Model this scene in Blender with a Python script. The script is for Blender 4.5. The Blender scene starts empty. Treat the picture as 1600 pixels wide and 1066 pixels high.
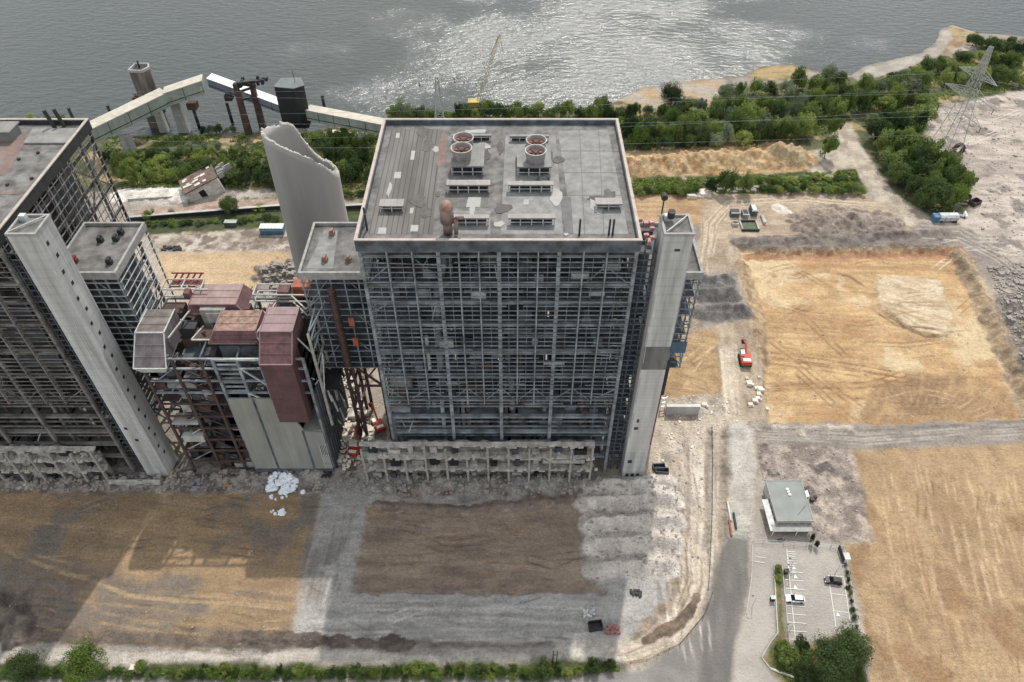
import bpy, math, random
import numpy as np
from mathutils import Vector, Matrix
random.seed(7); rng = np.random.default_rng(7)
D = bpy.data; SC = bpy.context.scene; COL = SC.collection
# ------------------------------------------------------------------ camera
H = 180.0; F = 1173.0
cam = D.cameras.new('camera'); cam.sensor_width = 36; cam.lens = 36*F/1600
cam.clip_start = 1; cam.clip_end = 20000
co = D.objects.new('camera', cam); COL.objects.link(co)
co.location = (0, 0, H); co.rotation_euler = (math.radians(45), 0, 0); SC.camera = co
SC.render.resolution_x = 1024; SC.render.resolution_y = 682
# ------------------------------------------------------------------ sky, sun
ELEV = math.radians(57); AZ = math.radians(14)      # azimuth from +Y towards +X
w = D.worlds.new('World'); SC.world = w; w.use_nodes = True
nt = w.node_tree; nt.nodes.clear()
def N(nt, t, **k):
    n = nt.nodes.new(t)
    for a, b in k.items(): setattr(n, a, b)
    return n
out = N(nt, 'ShaderNodeOutputWorld'); bg = N(nt, 'ShaderNodeBackground')
sky = N(nt, 'ShaderNodeTexSky', sky_type='NISHITA'); sky.sun_disc = False
sky.sun_elevation = ELEV; sky.sun_rotation = AZ
sky.air_density = 1.0; sky.dust_density = 2.0; sky.ozone_density = 1.0
tc = N(nt, 'ShaderNodeTexCoord'); mp = N(nt, 'ShaderNodeMapping'); mp.inputs['Scale'].default_value = (1, 1, 2.6)
nz = N(nt, 'ShaderNodeTexNoise'); nz.inputs['Scale'].default_value = 2.3; nz.inputs['Detail'].default_value = 6
rp = N(nt, 'ShaderNodeValToRGB'); rp.color_ramp.elements[0].position = .30; rp.color_ramp.elements[1].position = .52
cr = N(nt, 'ShaderNodeValToRGB'); cr.color_ramp.elements[0].color = (6.6, 6.8, 7.1, 1); cr.color_ramp.elements[1].color = (15.0, 14.9, 14.7, 1)
cr.color_ramp.elements[0].position = .42; cr.color_ramp.elements[1].position = .68
nz2 = N(nt, 'ShaderNodeTexNoise'); nz2.inputs['Scale'].default_value = 3.7; nz2.inputs['Detail'].default_value = 5
mx = N(nt, 'ShaderNodeMix', data_type='RGBA')
L = nt.links.new
L(tc.outputs['Generated'], mp.inputs[0]); L(mp.outputs[0], nz.inputs['Vector']); L(mp.outputs[0], nz2.inputs['Vector'])
L(nz.outputs['Fac'], rp.inputs[0]); L(nz2.outputs['Fac'], cr.inputs[0]); L(rp.outputs[0], mx.inputs[0])
L(sky.outputs[0], mx.inputs[6]); L(cr.outputs[0], mx.inputs[7]); L(mx.outputs[2], bg.inputs[0]); L(bg.outputs[0], out.inputs[0])
bg.inputs[1].default_value = 0.12
sl = D.lights.new('sun', 'SUN'); sl.energy = 3.5; sl.angle = math.radians(.9); sl.color = (1, .94, .85)
so = D.objects.new('sun', sl); COL.objects.link(so)
sd = Vector((math.sin(AZ)*math.cos(ELEV), math.cos(AZ)*math.cos(ELEV), math.sin(ELEV)))
so.rotation_euler = (-sd).to_track_quat('-Z', 'Y').to_euler(); so.location = (40, 200, 300)
SC.view_settings.view_transform = 'Standard'; SC.view_settings.look = 'None'
SC.view_settings.exposure = 0.02; SC.view_settings.gamma = 1
# ------------------------------------------------------------------ survey helpers: bearings of the survey photo to ground plan
S2 = math.sqrt(.5)
def W(u, v, z=0.0):
    d = (v-533)/F; t = (H-z)/(S2*(1+d)); return Vector(((u-800)/F*t, S2*(1-d)*t, z))
def WY(u, v, Y):
    d = (v-533)/F; t = Y/(S2*(1-d)); return Vector(((u-800)/F*t, Y, H-S2*(1+d)*t))
# ------------------------------------------------------------------ materials
def lin(c):
    return tuple((x/255/12.92 if x <= 10 else ((x/255+.055)/1.055)**2.4) for x in c)
MATS = {}
def mat(name, rgb, rough=.8, var=.25, scale=.4, metal=0.0, bump=0.0, stripes=None, rgb2=None, streak=None, bscale=None):
    """rgb is an albedo given in sRGB; var = strength of mottling; stripes=(axis,period,depth); streak = anisotropic scale"""
    if name in MATS: return MATS[name]
    m = D.materials.new(name); m.use_nodes = True; n = m.node_tree; b = n.nodes['Principled BSDF']; Lk = n.links.new
    b.inputs['Roughness'].default_value = rough; b.inputs['Metallic'].default_value = metal
    c = lin(rgb); c2 = lin(rgb2) if rgb2 else tuple(x*(1-var) for x in c)
    tcn = N(n, 'ShaderNodeTexCoord'); mpn = N(n, 'ShaderNodeMapping')
    geo = N(n, 'ShaderNodeNewGeometry')
    Lk(geo.outputs['Position'] if streak == 'world' else tcn.outputs['Object'], mpn.inputs[0])
    if isinstance(streak, tuple): mpn.inputs['Scale'].default_value = streak
    z = N(n, 'ShaderNodeTexNoise'); z.inputs['Scale'].default_value = scale; z.inputs['Detail'].default_value = 8; z.inputs['Roughness'].default_value = .62
    Lk(mpn.outputs[0], z.inputs['Vector'])
    r = N(n, 'ShaderNodeValToRGB'); r.color_ramp.elements[0].position = .34; r.color_ramp.elements[1].position = .66
    r.color_ramp.elements[0].color = (*c2, 1); r.color_ramp.elements[1].color = (*(min(1, x*(1+var*.4)) for x in c), 1)
    Lk(z.outputs['Fac'], r.inputs[0]); colr = r.outputs[0]
    if stripes:
        ax, per, dep = stripes
        s = N(n, 'ShaderNodeSeparateXYZ'); Lk(tcn.outputs['Object'], s.inputs[0])
        a = N(n, 'ShaderNodeMath', operation='MULTIPLY'); a.inputs[1].default_value = 1/per; Lk(s.outputs[ax], a.inputs[0])
        fr = N(n, 'ShaderNodeMath', operation='FRACT'); Lk(a.outputs[0], fr.inputs[0])
        g = N(n, 'ShaderNodeMath', operation='LESS_THAN'); g.inputs[1].default_value = .22; Lk(fr.outputs[0], g.inputs[0])
        fl = N(n, 'ShaderNodeMath', operation='FLOOR'); Lk(a.outputs[0], fl.inputs[0])
        wn = N(n, 'ShaderNodeTexWhiteNoise', noise_dimensions='1D'); Lk(fl.outputs[0], wn.inputs['W'])
        m1 = N(n, 'ShaderNodeMath', operation='MULTIPLY'); m1.inputs[1].default_value = dep; Lk(g.outputs[0], m1.inputs[0])
        m2 = N(n, 'ShaderNodeMath', operation='MULTIPLY_ADD'); m2.inputs[1].default_value = dep*.6; Lk(wn.outputs['Value'], m2.inputs[0]); Lk(m1.outputs[0], m2.inputs[2])
        hs = N(n, 'ShaderNodeMix', data_type='RGBA'); hs.inputs[7].default_value = (*(x*.25 for x in c), 1)
        Lk(m2.outputs[0], hs.inputs[0]); Lk(colr, hs.inputs[6]); colr = hs.outputs[2]
    Lk(colr, b.inputs['Base Color'])
    if bump:
        z2 = N(n, 'ShaderNodeTexNoise'); z2.inputs['Scale'].default_value = bscale or scale*6; z2.inputs['Detail'].default_value = 6
        Lk(tcn.outputs['Object'], z2.inputs['Vector'])
        bp = N(n, 'ShaderNodeBump'); bp.inputs['Strength'].default_value = min(1, bump); bp.inputs['Distance'].default_value = bump
        Lk(z2.outputs['Fac'], bp.inputs['Height']); Lk(bp.outputs[0], b.inputs['Normal'])
    MATS[name] = m; return m
STEEL = mat('blue_grey_steel', (138, 148, 154), .6, .45, .3, rgb2=(84, 84, 84))
STEELD = mat('dark_blue_steel', (86, 97, 106), .7, .5, .3, rgb2=(52, 55, 59))
FLOORM = mat('floor_steel', (94, 103, 111), .75, .6, .35, rgb2=(54, 52, 52))
COREM = mat('boiler_casing', (84, 91, 97), .8, .6, .25, rgb2=(42, 44, 46))
GALV = mat('galvanised_steel', (186, 190, 188), .5, .3, .8)
WHITEST = mat('weathered_white_steel', (176, 174, 168), .6, .35, .6)
CONC = mat('weathered_concrete', (172, 172, 168), .9, .35, .22, bump=.15, streak=(1, 1, .18))
CONCS = mat('formwork_concrete', (186, 188, 186), .9, .3, .5, streak=(1, 1, .08), stripes=('Z', 2.4, .1), rgb2=(146, 148, 147))
CONCB = mat('broken_concrete', (182, 179, 172), .95, .45, .5, bump=.5, bscale=1.4)
ROOFG = mat('roof_felt_grey', (118, 117, 116), .9, .3, .3, rgb2=(74, 72, 71), bump=.05)
ROOFL = mat('corrugated_roof', (112, 110, 107), .9, .35, .15, stripes=('X', 1.15, .5), streak=(1, .2, 1))
ROOFLIGHT = mat('pale_roof_felt', (132, 132, 131), .9, .35, .35)
TRIM = mat('parapet_trim', (170, 160, 150), .7, .2, .6)
DARKM = mat('dark_steel', (48, 50, 52), .7, .5, .4)
BLACKM = mat('black_sheet', (34, 38, 42), .6, .4, .2)
RUSTM = mat('rusty_steel', (84, 66, 58), .85, .5, .5, rgb2=(62, 50, 46))
BROWNST = mat('brown_steel', (82, 66, 62), .8, .5, .3)
REDD = mat('dull_red_duct', (108, 76, 79), .85, .4, .5, rgb2=(74, 58, 58), stripes=('X', 1.3, .12))
REDTOP = mat('stained_pink_sheet', (150, 126, 116), .85, .3, .8, rgb2=(104, 82, 66))
PANEL = mat('grey_cladding_panel', (146, 148, 142), .7, .22, .3, stripes=('X', .55, .14), streak=(1, 1, .2))
HOPM = mat('grey_hopper_sheet', (112, 104, 107), .6, .5, .4, streak=(1, 1, .3), stripes=('X', 1.6, .12))
REDP = mat('red_painted_steel', (124, 44, 46), .6, .3, .5)
ORANGE = mat('orange_machine_paint', (182, 66, 42), .6, .15, 1.0)
GLASS = mat('dark_glass', (22, 26, 30), .15, .1, 1)
RUBBER = mat('rubber', (30, 30, 31), .9, .2, 2)
WHITEP = mat('white_paint', (232, 232, 228), .4, .06, .8)
BLUEP = mat('blue_paint', (70, 120, 152), .5, .25, .8)
CARB = mat('black_car_paint', (20, 22, 26), .5, .1, 1)
GALLERY = mat('cream_gallery_sheet', (184, 179, 165), .6, .2, .4)
GALLSIDE = mat('pale_green_gallery_sheet', (148, 157, 150), .6, .3, .3, streak=(1, 1, .3))
LINE = mat('road_marking_paint', (222, 222, 216), .8, .15, 1.2)
YELLOW = mat('yellow_crane_paint', (176, 158, 84), .5, .2, 1)
BRICK = mat('brick_block', (150, 92, 72), .9, .3, 2)
BAGM = mat('white_woven_sheet', (226, 232, 238), .7, .12, .8, bump=.2)
BARK = mat('bark', (92, 78, 62), .95, .4, 3)
# ------------------------------------------------------------------ mesh builder
def setp(o, label=None, cat=None, group=None, kind=None):
    if label: o['label'] = label
    if cat: o['category'] = cat
    if group: o['group'] = group
    if kind: o['kind'] = kind
    return o
def empty(name, loc, label, cat, group=None, rz=0):
    o = D.objects.new(name, None); COL.objects.link(o); o.location = loc; o.rotation_euler = (0, 0, rz)
    o.empty_display_size = .5
    return setp(o, label, cat, group)
def origin(o):
    p = Vector((0, 0, 0))
    while o is not None: p = p + o.location; o = o.parent
    return p
class MB:
    def __init__(s): s.v = []; s.f = []; s.m = []; s.cm = 0
    def add(s, vs, fs):
        k = len(s.v); s.v += [tuple(p) for p in vs]; s.f += [tuple(i+k for i in f) for f in fs]; s.m += [s.cm]*len(fs); return s
    def hexa(s, p):   # bottom 4 (ccw), top 4
        return s.add(p, [(3, 2, 1, 0), (4, 5, 6, 7), (0, 1, 5, 4), (1, 2, 6, 5), (2, 3, 7, 6), (3, 0, 4, 7)])
    def box(s, x0, x1, y0, y1, z0, z1):
        return s.hexa([(x0, y0, z0), (x1, y0, z0), (x1, y1, z0), (x0, y1, z0), (x0, y0, z1), (x1, y0, z1), (x1, y1, z1), (x0, y1, z1)])
    def bar(s, p, q, w, h=None):
        p = Vector(p); q = Vector(q); h = h or w; d = (q-p)
        if d.length < 1e-6: return s
        d.normalize(); a = d.cross(Vector((0, 0, 1)))
        if a.length < .05: a = Vector((1, 0, 0))
        a.normalize(); b = a.cross(d).normalized(); a = a*w/2; b = b*h/2
        return s.hexa([p-a-b, p+a-b, p+a+b, p-a+b, q-a-b, q+a-b, q+a+b, q-a+b])
    def cyl(s, p, q, r0, r1=None, n=14, cap=True, inner=None):
        p = Vector(p); q = Vector(q); r1 = r0 if r1 is None else r1; d = (q-p).normalized()
        a = d.cross(Vector((0, 0, 1)))
        if a.length < .05: a = Vector((1, 0, 0))
        a.normalize(); b = d.cross(a)
        cs = [(math.cos(2*math.pi*i/n), math.sin(2*math.pi*i/n)) for i in range(n)]
        vs = [p+a*c*r0+b*t*r0 for c, t in cs]+[q+a*c*r1+b*t*r1 for c, t in cs]
        fs = [(i, (i+1) % n, n+(i+1) % n, n+i) for i in range(n)]
        if cap: fs += [tuple(range(n-1, -1, -1)), tuple(range(n, 2*n))]
        return s.add(vs, fs)
    def prism(s, pts, z0, z1):
        n = len(pts); vs = [(x, y, z0) for x, y in pts]+[(x, y, z1) for x, y in pts]
        return s.add(vs, [tuple(range(n-1, -1, -1)), tuple(range(n, 2*n))]+[(i, (i+1) % n, n+(i+1) % n, n+i) for i in range(n)])
    def extr(s, pts, x0, x1):   # profile in (y,z) extruded along x
        n = len(pts); vs = [(x0, y, z) for y, z in pts]+[(x1, y, z) for y, z in pts]
        return s.add(vs, [tuple(range(n)), tuple(range(2*n-1, n-1, -1))]+[(n+i, n+(i+1) % n, (i+1) % n, i) for i in range(n)])
    def blob(s, c, r, seed=0, n=1):
        rr = random.Random(seed); c = Vector(c)
        vs = []
        for x in (-1, 1):
            for y in (-1, 1):
                for z in (-1, 1):
                    vs.append(c+Vector((x*r[0]*rr.uniform(.55, 1), y*r[1]*rr.uniform(.55, 1), z*r[2]*rr.uniform(.55, 1))))
        return s.add(vs, [(0, 1, 3, 2), (4, 6, 7, 5), (0, 4, 5, 1), (2, 3, 7, 6), (0, 2, 6, 4), (1, 5, 7, 3)])
    def build(s, name, m, parent=None, smooth=False):
        me = D.meshes.new(name); off = origin(parent) if parent else Vector((0, 0, 0))
        if off.length: vs = [(a-off.x, b-off.y, c-off.z) for a, b, c in s.v]
        else: vs = s.v
        me.from_pydata(vs, [], s.f); ms = m if isinstance(m, (list, tuple)) else [m]
        for x in ms: me.materials.append(x)
        if len(ms) > 1: me.polygons.foreach_set('material_index', s.m)
        if smooth: me.polygons.foreach_set('use_smooth', [True]*len(s.f))
        me.update(); o = D.objects.new(name, me); COL.objects.link(o)
        if parent: o.parent = parent
        return o
def part(name, m, parent, *boxes, smooth=False):
    b = MB()
    for x in boxes: b.box(*x)
    return b.build(name, m, parent, smooth)
def copy_tree(o, parent=None):
    c = o.copy(); COL.objects.link(c); c.parent = parent
    for ch in list(o.children): copy_tree(ch, c)
    return c
ORD = ['first', 'second', 'third', 'fourth', 'fifth', 'sixth', 'seventh', 'eighth', 'ninth', 'tenth', 'eleventh', 'twelfth', 'thirteenth', 'fourteenth', 'fifteenth', 'sixteenth', 'seventeenth', 'eighteenth', 'nineteenth', 'twentieth']
TENS = ['twent', 'thirt', 'fort', 'fift', 'sixt', 'sevent', 'eight', 'ninet']
def ordw(i):
    k = i+1
    if k <= 20: return ORD[i]
    t = TENS[k//10-2]
    return t+'ieth' if k % 10 == 0 else t+'y-'+ORD[k % 10-1]
# ------------------------------------------------------------------ numpy noise
def vn(x, y, seed):
    xi = np.floor(x).astype(np.int64); yi = np.floor(y).astype(np.int64); fx = x-xi; fy = y-yi
    fx = fx*fx*(3-2*fx); fy = fy*fy*(3-2*fy)
    def h(a, b):
        n = (a*374761393+b*668265263+seed*1442695041) & 0x7fffffff
        n = ((n ^ (n >> 13))*1274126177) & 0x7fffffff
        return ((n ^ (n >> 16)) & 0xffff)/65535.0
    return (h(xi, yi)*(1-fx)+h(xi+1, yi)*fx)*(1-fy)+(h(xi, yi+1)*(1-fx)+h(xi+1, yi+1)*fx)*fy
def fbm(x, y, s, seed, o=4):
    t = 0; a = .5; f = 1/s; tot = 0
    for i in range(o):
        t = t+a*vn(x*f+i*17.3, y*f-i*9.1, seed+i); tot += a; a *= .55; f *= 2.07
    return t/tot
def sdf(P, x, y):
    d = np.full(x.shape, 1e18); sgn = np.ones(x.shape)
    n = len(P)
    for i in range(n):
        ax, ay = P[i]; bx, by = P[i-1]
        ex, ey = bx-ax, by-ay; wx, wy = x-ax, y-ay
        t = np.clip((wx*ex+wy*ey)/(ex*ex+ey*ey+1e-12), 0, 1)
        d = np.minimum(d, (wx-ex*t)**2+(wy-ey*t)**2)
        c1 = y >= ay; c2 = y < by; c3 = ex*wy > ey*wx
        sgn = np.where((c1 & c2 & c3) | (~c1 & ~c2 & ~c3), -sgn, sgn)
    return sgn*np.sqrt(d)
def segd(pl, x, y):
    d = np.full(x.shape, 1e18)
    for (ax, ay), (bx, by) in zip(pl[:-1], pl[1:]):
        ex, ey = bx-ax, by-ay; t = np.clip(((x-ax)*ex+(y-ay)*ey)/(ex*ex+ey*ey+1e-9), 0, 1)
        d = np.minimum(d, (x-ax-ex*t)**2+(y-ay-ey*t)**2)
    return np.sqrt(d)
def G(*pts): return [tuple(W(u, v)[:2]) for u, v in pts]

def bars(name, m, par, segs, w=.25):
    for a, c in segs: MB().bar(a, c, w).build(name, m, par)

TRIM2 = mat('grey_coping', (150, 150, 147), .8, .3, .6)
# ------------------------------------------------------------------ GROUND: one height field, split by surface
def axis(a, b, st, far, grow=1.18):
    c = list(np.arange(a, b+1e-6, st)); s = st
    while c[-1] < far: s *= grow; c.append(c[-1]+s)
    s = st
    while c[0] > -far: s *= grow; c.insert(0, c[0]-s)
    return np.array(c)
gx = axis(-290, 310, .44, 5200, 1.3)
ys = [58.0]
while ys[-1] < 470: ys.append(ys[-1]+.31+.0011*(ys[-1]-58))
s_ = 1.2
while ys[-1] < 7000: s_ *= 1.28; ys.append(ys[-1]+s_)
s_ = .8
while ys[0] > -3000: s_ *= 1.35; ys.insert(0, ys[0]-s_)
gy = np.array(ys); X, Y = np.meshgrid(gx, gy)
NJ = (fbm(X, Y, 7, 3, 4)-.5); NS = (fbm(X, Y, 1.7, 8, 3)-.5)
Z = (fbm(X, Y, 14, 21, 4)-.5)*.5+NS*.16
shore_px = [(-700, 205), (0, 207), (140, 215), (200, 214), (330, 208), (420, 203), (470, 207), (540, 192), (600, 189), (640, 192), (700, 188), (800, 176), (900, 172), (945, 164), (1000, 136), (1060, 127), (1160, 116), (1190, 101), (1240, 98), (1270, 108), (1330, 116), (1350, 102), (1400, 90), (1440, 80), (1463, 64), (1470, 44), (1490, 38), (1530, 50), (1600, 54), (2000, 60)]
sh = [W(u, v) for u, v in shore_px]; shx = [p.x for p in sh]; shy = [p.y for p in sh]
dsh = Y-np.interp(X, shx, shy)+NJ*3
kind = np.zeros(X.shape, np.int8)          # 0 ground
NAMES = ['ground', 'river_beach', 'sand_pit', 'sand_field', 'gravel_yard', 'dirt_road', 'asphalt_road', 'car_park_asphalt', 'grass_verge', 'rubble_yard', 'ash_field', 'gravel_road', 'concrete_apron', 'brick_path']
col = np.zeros(X.shape+(3,)); grit = np.ones(X.shape)
def L3(c):
    a = np.array(lin(c)); g = a.mean(); sat = 1-a.min()/max(a.max(), 1e-6); a = g+(a-g)*(1-.28*sat); return a*(.88-.3*min(1, sat*1.2))
base = L3((188, 177, 163)); dark = L3((148, 138, 127))
t = fbm(X, Y, 20, 5, 5)[..., None]; t = np.clip((t-.35)/.3, 0, 1)
col[:] = base*t+dark*(1-t)
def box_of(P, m=4):
    px = [p[0] for p in P]; py = [p[1] for p in P]
    ix = slice(max(0, np.searchsorted(gx, min(px)-m)-1), np.searchsorted(gx, max(px)+m)+1)
    iy = slice(max(0, np.searchsorted(gy, min(py)-m)-1), np.searchsorted(gy, max(py)+m)+1)
    return (iy, ix)
def zone(px, k, c1, c2, amp=1.6, soft=.9, dz=0, slope=1.2, sc=6, ang=None, st=10, rag=.8, patch=None):
    P = G(*px); q = box_of(P, 6+abs(dz)*slope); x = X[q]; y = Y[q]
    d = sdf(P, x, y)+NJ[q]*amp*2+NS[q]*rag*2
    a = np.clip(.5-d/(2*soft), 0, 1)[..., None]
    if ang is None: t = fbm(x, y, sc, 31+k, 5)
    else:
        ca, sa = math.cos(ang), math.sin(ang); u_ = x*ca+y*sa; v_ = -x*sa+y*ca
        t = .6*fbm(u_/st, v_, sc/3, 41+k, 5)+.4*fbm(x, y, sc*2, 51+k, 4)
    t = np.clip((t-.36)/.28, 0, 1)[..., None]
    c = L3(c1)*t+L3(c2)*(1-t)
    if patch:
        c3, ps, th = patch; tt = np.clip((fbm(x, y, ps, 71+k, 4)-th)/.1, 0, 1)[..., None]; c = c*(1-tt)+L3(c3)*tt
    col[q] = col[q]*(1-a)+c*a
    if k in (6, 7): gq = grit[q]; gq[d < 0] = .3; grit[q] = gq
    elif k >= 0: gq = grit[q]; gq[d < 0] = 1; grit[q] = gq
    if k >= 0: kk = kind[q]; kk[(d < 0)] = k; kind[q] = kk
    if dz: Z[q] += dz*np.clip(.5-d/slope/abs(dz), 0, 1)
# vegetation floor by the river
zone([(-200, 200), (640, 185), (930, 165), (1000, 150), (1330, 120), (1600, 60), (1800, 60), (1800, 150), (1600, 140), (1440, 175), (1450, 240), (1520, 270), (1510, 330), (1440, 340), (1395, 300), (1310, 235), (985, 235), (600, 330), (195, 300), (-200, 300)], 8, (112, 116, 66), (72, 84, 46), sc=5, patch=((186, 160, 108), 9, .58))
zone([(170, 205), (560, 205), (600, 232), (480, 245), (170, 232)], 8, (196, 168, 122), (140, 132, 88), sc=5, patch=((120, 128, 72), 4, .5))
zone([(975, 155), (1010, 132), (1100, 122), (1130, 118), (1130, 165), (1060, 175), (1000, 172)], 1, (176, 168, 156), (200, 170, 126), sc=7)
zone([(1170, 112), (1195, 99), (1245, 97), (1272, 112), (1230, 125), (1180, 128)], 1, (206, 172, 112), (150, 140, 80), sc=4)
zone([(1333, 122), (1350, 101), (1400, 89), (1440, 79), (1463, 62), (1472, 42), (1492, 42), (1500, 60), (1470, 85), (1400, 112), (1345, 127)], 1, (176, 170, 160), (158, 150, 140), sc=8)
zone([(1480, 40), (1530, 52), (1530, 62), (1470, 85), (1490, 60)], 8, (190, 168, 118), (160, 120, 96), sc=5)
# left bank: slabs, brick path, embankment
zone([(190, 292), (420, 296), (445, 312), (560, 300), (570, 345), (200, 345)], 12, (186, 178, 168), (150, 142, 132), sc=6, patch=((112, 120, 64), 4, .62))
zone([(205, 327), (280, 322), (345, 310), (450, 312), (450, 326), (330, 332), (205, 340)], 13, (196, 168, 154), (166, 140, 126), sc=3)
zone([(215, 340), (600, 318), (600, 350), (225, 370)], 8, (96, 104, 58), (70, 84, 44), sc=4)
zone([(235, 366), (450, 356), (470, 390), (240, 396)], 0, (196, 186, 172), (146, 134, 120), sc=4, patch=((132, 116, 104), 3, .55))
zone([(240, 396), (452, 393), (445, 440), (400, 452), (260, 456)], 3, (228, 198, 152), (214, 180, 134), sc=20, ang=0, st=6, amp=1)
zone([(425, 420), (475, 420), (480, 470), (380, 470)], 9, (150, 142, 134), (112, 104, 98), sc=3)
# north-east: sand heap, green strip, road
zone([(975, 240), (1070, 232), (1240, 224), (1262, 245), (1262, 275), (1180, 276), (975, 280)], 3, (228, 194, 140), (206, 160, 96), sc=5, ang=.2, st=5)
zone([(985, 276), (1180, 272), (1340, 262), (1356, 300), (1180, 306), (985, 305)], 8, (104, 112, 50), (76, 88, 40), sc=3, patch=((176, 164, 130), 5, .6))
zone([(985, 303), (1095, 303), (1120, 318), (1120, 350), (985, 350)], 3, (214, 178, 128), (192, 150, 102), sc=5, ang=0, st=8)
zone([(1100, 300), (1350, 302), (1400, 330), (1480, 352), (1480, 378), (1150, 385), (1110, 400), (1090, 430)], 5, (204, 184, 158), (178, 156, 132), sc=5, ang=.1, st=6)
zone([(1296, 192), (1330, 194), (1345, 225), (1400, 305), (1470, 350), (1420, 356), (1365, 305), (1330, 262), (1255, 275), (1300, 240)], 5, (202, 190, 172), (172, 158, 142), sc=4, amp=1)
zone([(1440, 182), (1480, 165), (1600, 142), (1900, 130), (2000, 420), (1720, 640), (1640, 560), (1560, 420), (1500, 362), (1470, 346), (1525, 330), (1525, 262), (1460, 235)], 10, (202, 190, 178), (168, 156, 146), sc=8, ang=.0, st=5, patch=((140, 130, 122), 6, .6))
zone([(1440, 345), (1520, 360), (1600, 430), (1600, 480), (1540, 420), (1490, 375), (1400, 372)], 5, (160, 150, 142), (132, 124, 118), sc=4, ang=-.7, st=8)
# open ground between the works and the pit
zone([(1085, 400), (1150, 385), (1165, 430), (1200, 560), (1200, 655), (1160, 665), (1030, 640), (1040, 500), (1090, 430)], 5, (196, 178, 154), (166, 146, 122), sc=4, ang=1.45, st=5)
zone([(1040, 530), (1120, 512), (1128, 600), (1120, 625), (1035, 622)], 3, (212, 178, 124), (188, 150, 98), sc=3, ang=-.3, st=7)
zone([(1040, 625), (1125, 615), (1150, 660), (1060, 700), (1012, 720), (1015, 640)], 9, (196, 184, 168), (156, 146, 134), sc=3)
zone([(1085, 425), (1150, 428), (1170, 500), (1090, 512)], 4, (156, 150, 142), (126, 122, 118), sc=4)
# big sand pit
zone([(1142, 372), (1300, 366), (1480, 360), (1500, 372), (1482, 384), (1158, 388)], 4, (142, 134, 126), (110, 102, 96), sc=2.5, ang=0, st=5)
zone([(1158, 388), (1482, 384), (1516, 430), (1596, 600), (1604, 652), (1400, 660), (1200, 658), (1192, 560), (1168, 440)], 2, (234, 192, 128), (206, 158, 98), sc=6, ang=-.05, st=9, dz=-2.2, slope=.9, patch=((228, 200, 152), 16, .6))
zone([(1375, 425), (1470, 432), (1494, 500), (1480, 525), (1420, 505), (1370, 470)], 2, (226, 208, 176), (208, 182, 142), sc=3, ang=-.4, st=7, dz=.8)
zone([(1358, 608), (1420, 575), (1500, 580), (1590, 610), (1596, 655), (1340, 660)], 2, (206, 168, 116), (182, 144, 96), sc=4, ang=.9, st=5)
zone([(1486, 384), (1520, 400), (1600, 560), (1640, 650), (1604, 652), (1560, 560), (1512, 440)], 3, (206, 184, 148), (164, 142, 114), sc=3, ang=-1.2, st=6)
zone([(1555, 462), (1640, 450), (1660, 640), (1620, 640)], 9, (150, 142, 132), (118, 110, 102), sc=2.5)
# road across and field south of it
zone([(1180, 656), (1400, 664), (1600, 652), (1800, 640), (1800, 690), (1600, 694), (1340, 706), (1170, 690)], 11, (158, 149, 140), (134, 126, 119), sc=4, ang=.03, st=14, amp=.8)
zone([(1326, 704), (1600, 693), (1900, 690), (1900, 1250), (1365, 1200), (1356, 1000), (1318, 850), (1362, 846), (1345, 760)], 3, (204, 170, 122), (180, 146, 102), sc=12, ang=-1.35, st=7, amp=.5, patch=((180, 140, 92), 14, .6))
zone([(1180, 690), (1328, 704), (1342, 745), (1362, 845), (1316, 848), (1256, 834), (1256, 752), (1190, 752)], 9, (188, 174, 162), (138, 126, 118), sc=3, patch=((104, 96, 92), 4, .6))
# south: brown field, gravel yard, brown pad
zone([(-400, 760), (505, 768), (470, 900), (455, 1006), (-400, 1010)], 3, (186, 154, 112), (158, 132, 100), sc=10, ang=-.12, st=9, patch=((132, 120, 108), 18, .46))
zone([(-400, 700), (0, 690), (520, 730), (560, 750), (560, 772), (0, 768), (-400, 768)], 9, (150, 144, 138), (108, 100, 94), sc=2.5)
zone([(-300, 925), (52, 922), (18, 1004), (-300, 1010)], 9, (132, 120, 108), (96, 88, 80), sc=3)
zone([(60, 985), (455, 985), (455, 1012), (0, 1015)], 9, (146, 128, 110), (110, 98, 90), sc=3)
zone([(512, 742), (930, 742), (1062, 745), (1062, 925), (1030, 990), (900, 1004), (700, 1008), (455, 1008), (470, 935), (505, 780)], 4, (172, 170, 166), (150, 148, 145), sc=5, ang=0, st=9, amp=.8)
zone([(575, 740), (928, 740), (905, 775), (730, 782), (600, 775)], 9, (158, 154, 148), (122, 116, 110), sc=2, patch=((132, 100, 84), 6, .58))
zone([(576, 792), (732, 802), (890, 784), (908, 800), (908, 890), (945, 925), (800, 930), (546, 926), (560, 860)], 3, (172, 152, 130), (136, 120, 106), sc=7, ang=.0, st=7, amp=.7, dz=-.5, slope=1, patch=((178, 148, 112), 14, .62))
# concrete yard and haul curve on the right of the shadow
zone([(1012, 650), (1062, 640), (1180, 660), (1180, 850), (1165, 1010), (1140, 1100), (960, 1100), (985, 1030), (1040, 985), (1062, 920), (1060, 745), (1005, 742)], 12, (206, 192, 174), (184, 168, 150), sc=5, ang=1.5, st=6, amp=.5)
zone([(1062, 770), (1092, 780), (1092, 920), (1040, 990), (985, 1010), (1000, 975), (1050, 930)], 9, (176, 158, 138), (140, 124, 108), sc=2.5)
zone([(1105, 670), (1118, 670), (1112, 900), (1106, 960), (1100, 900)], 9, (168, 156, 142), (130, 120, 110), sc=2)
zone([(1134, 662), (1176, 660), (1180, 720), (1172, 860), (1136, 850), (1142, 780)], 12, (194, 190, 182), (172, 168, 160), sc=4, amp=.6)
zone([(1126, 672), (1140, 665), (1140, 860), (1128, 860)], 9, (160, 148, 134), (120, 110, 100), sc=2)
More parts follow.
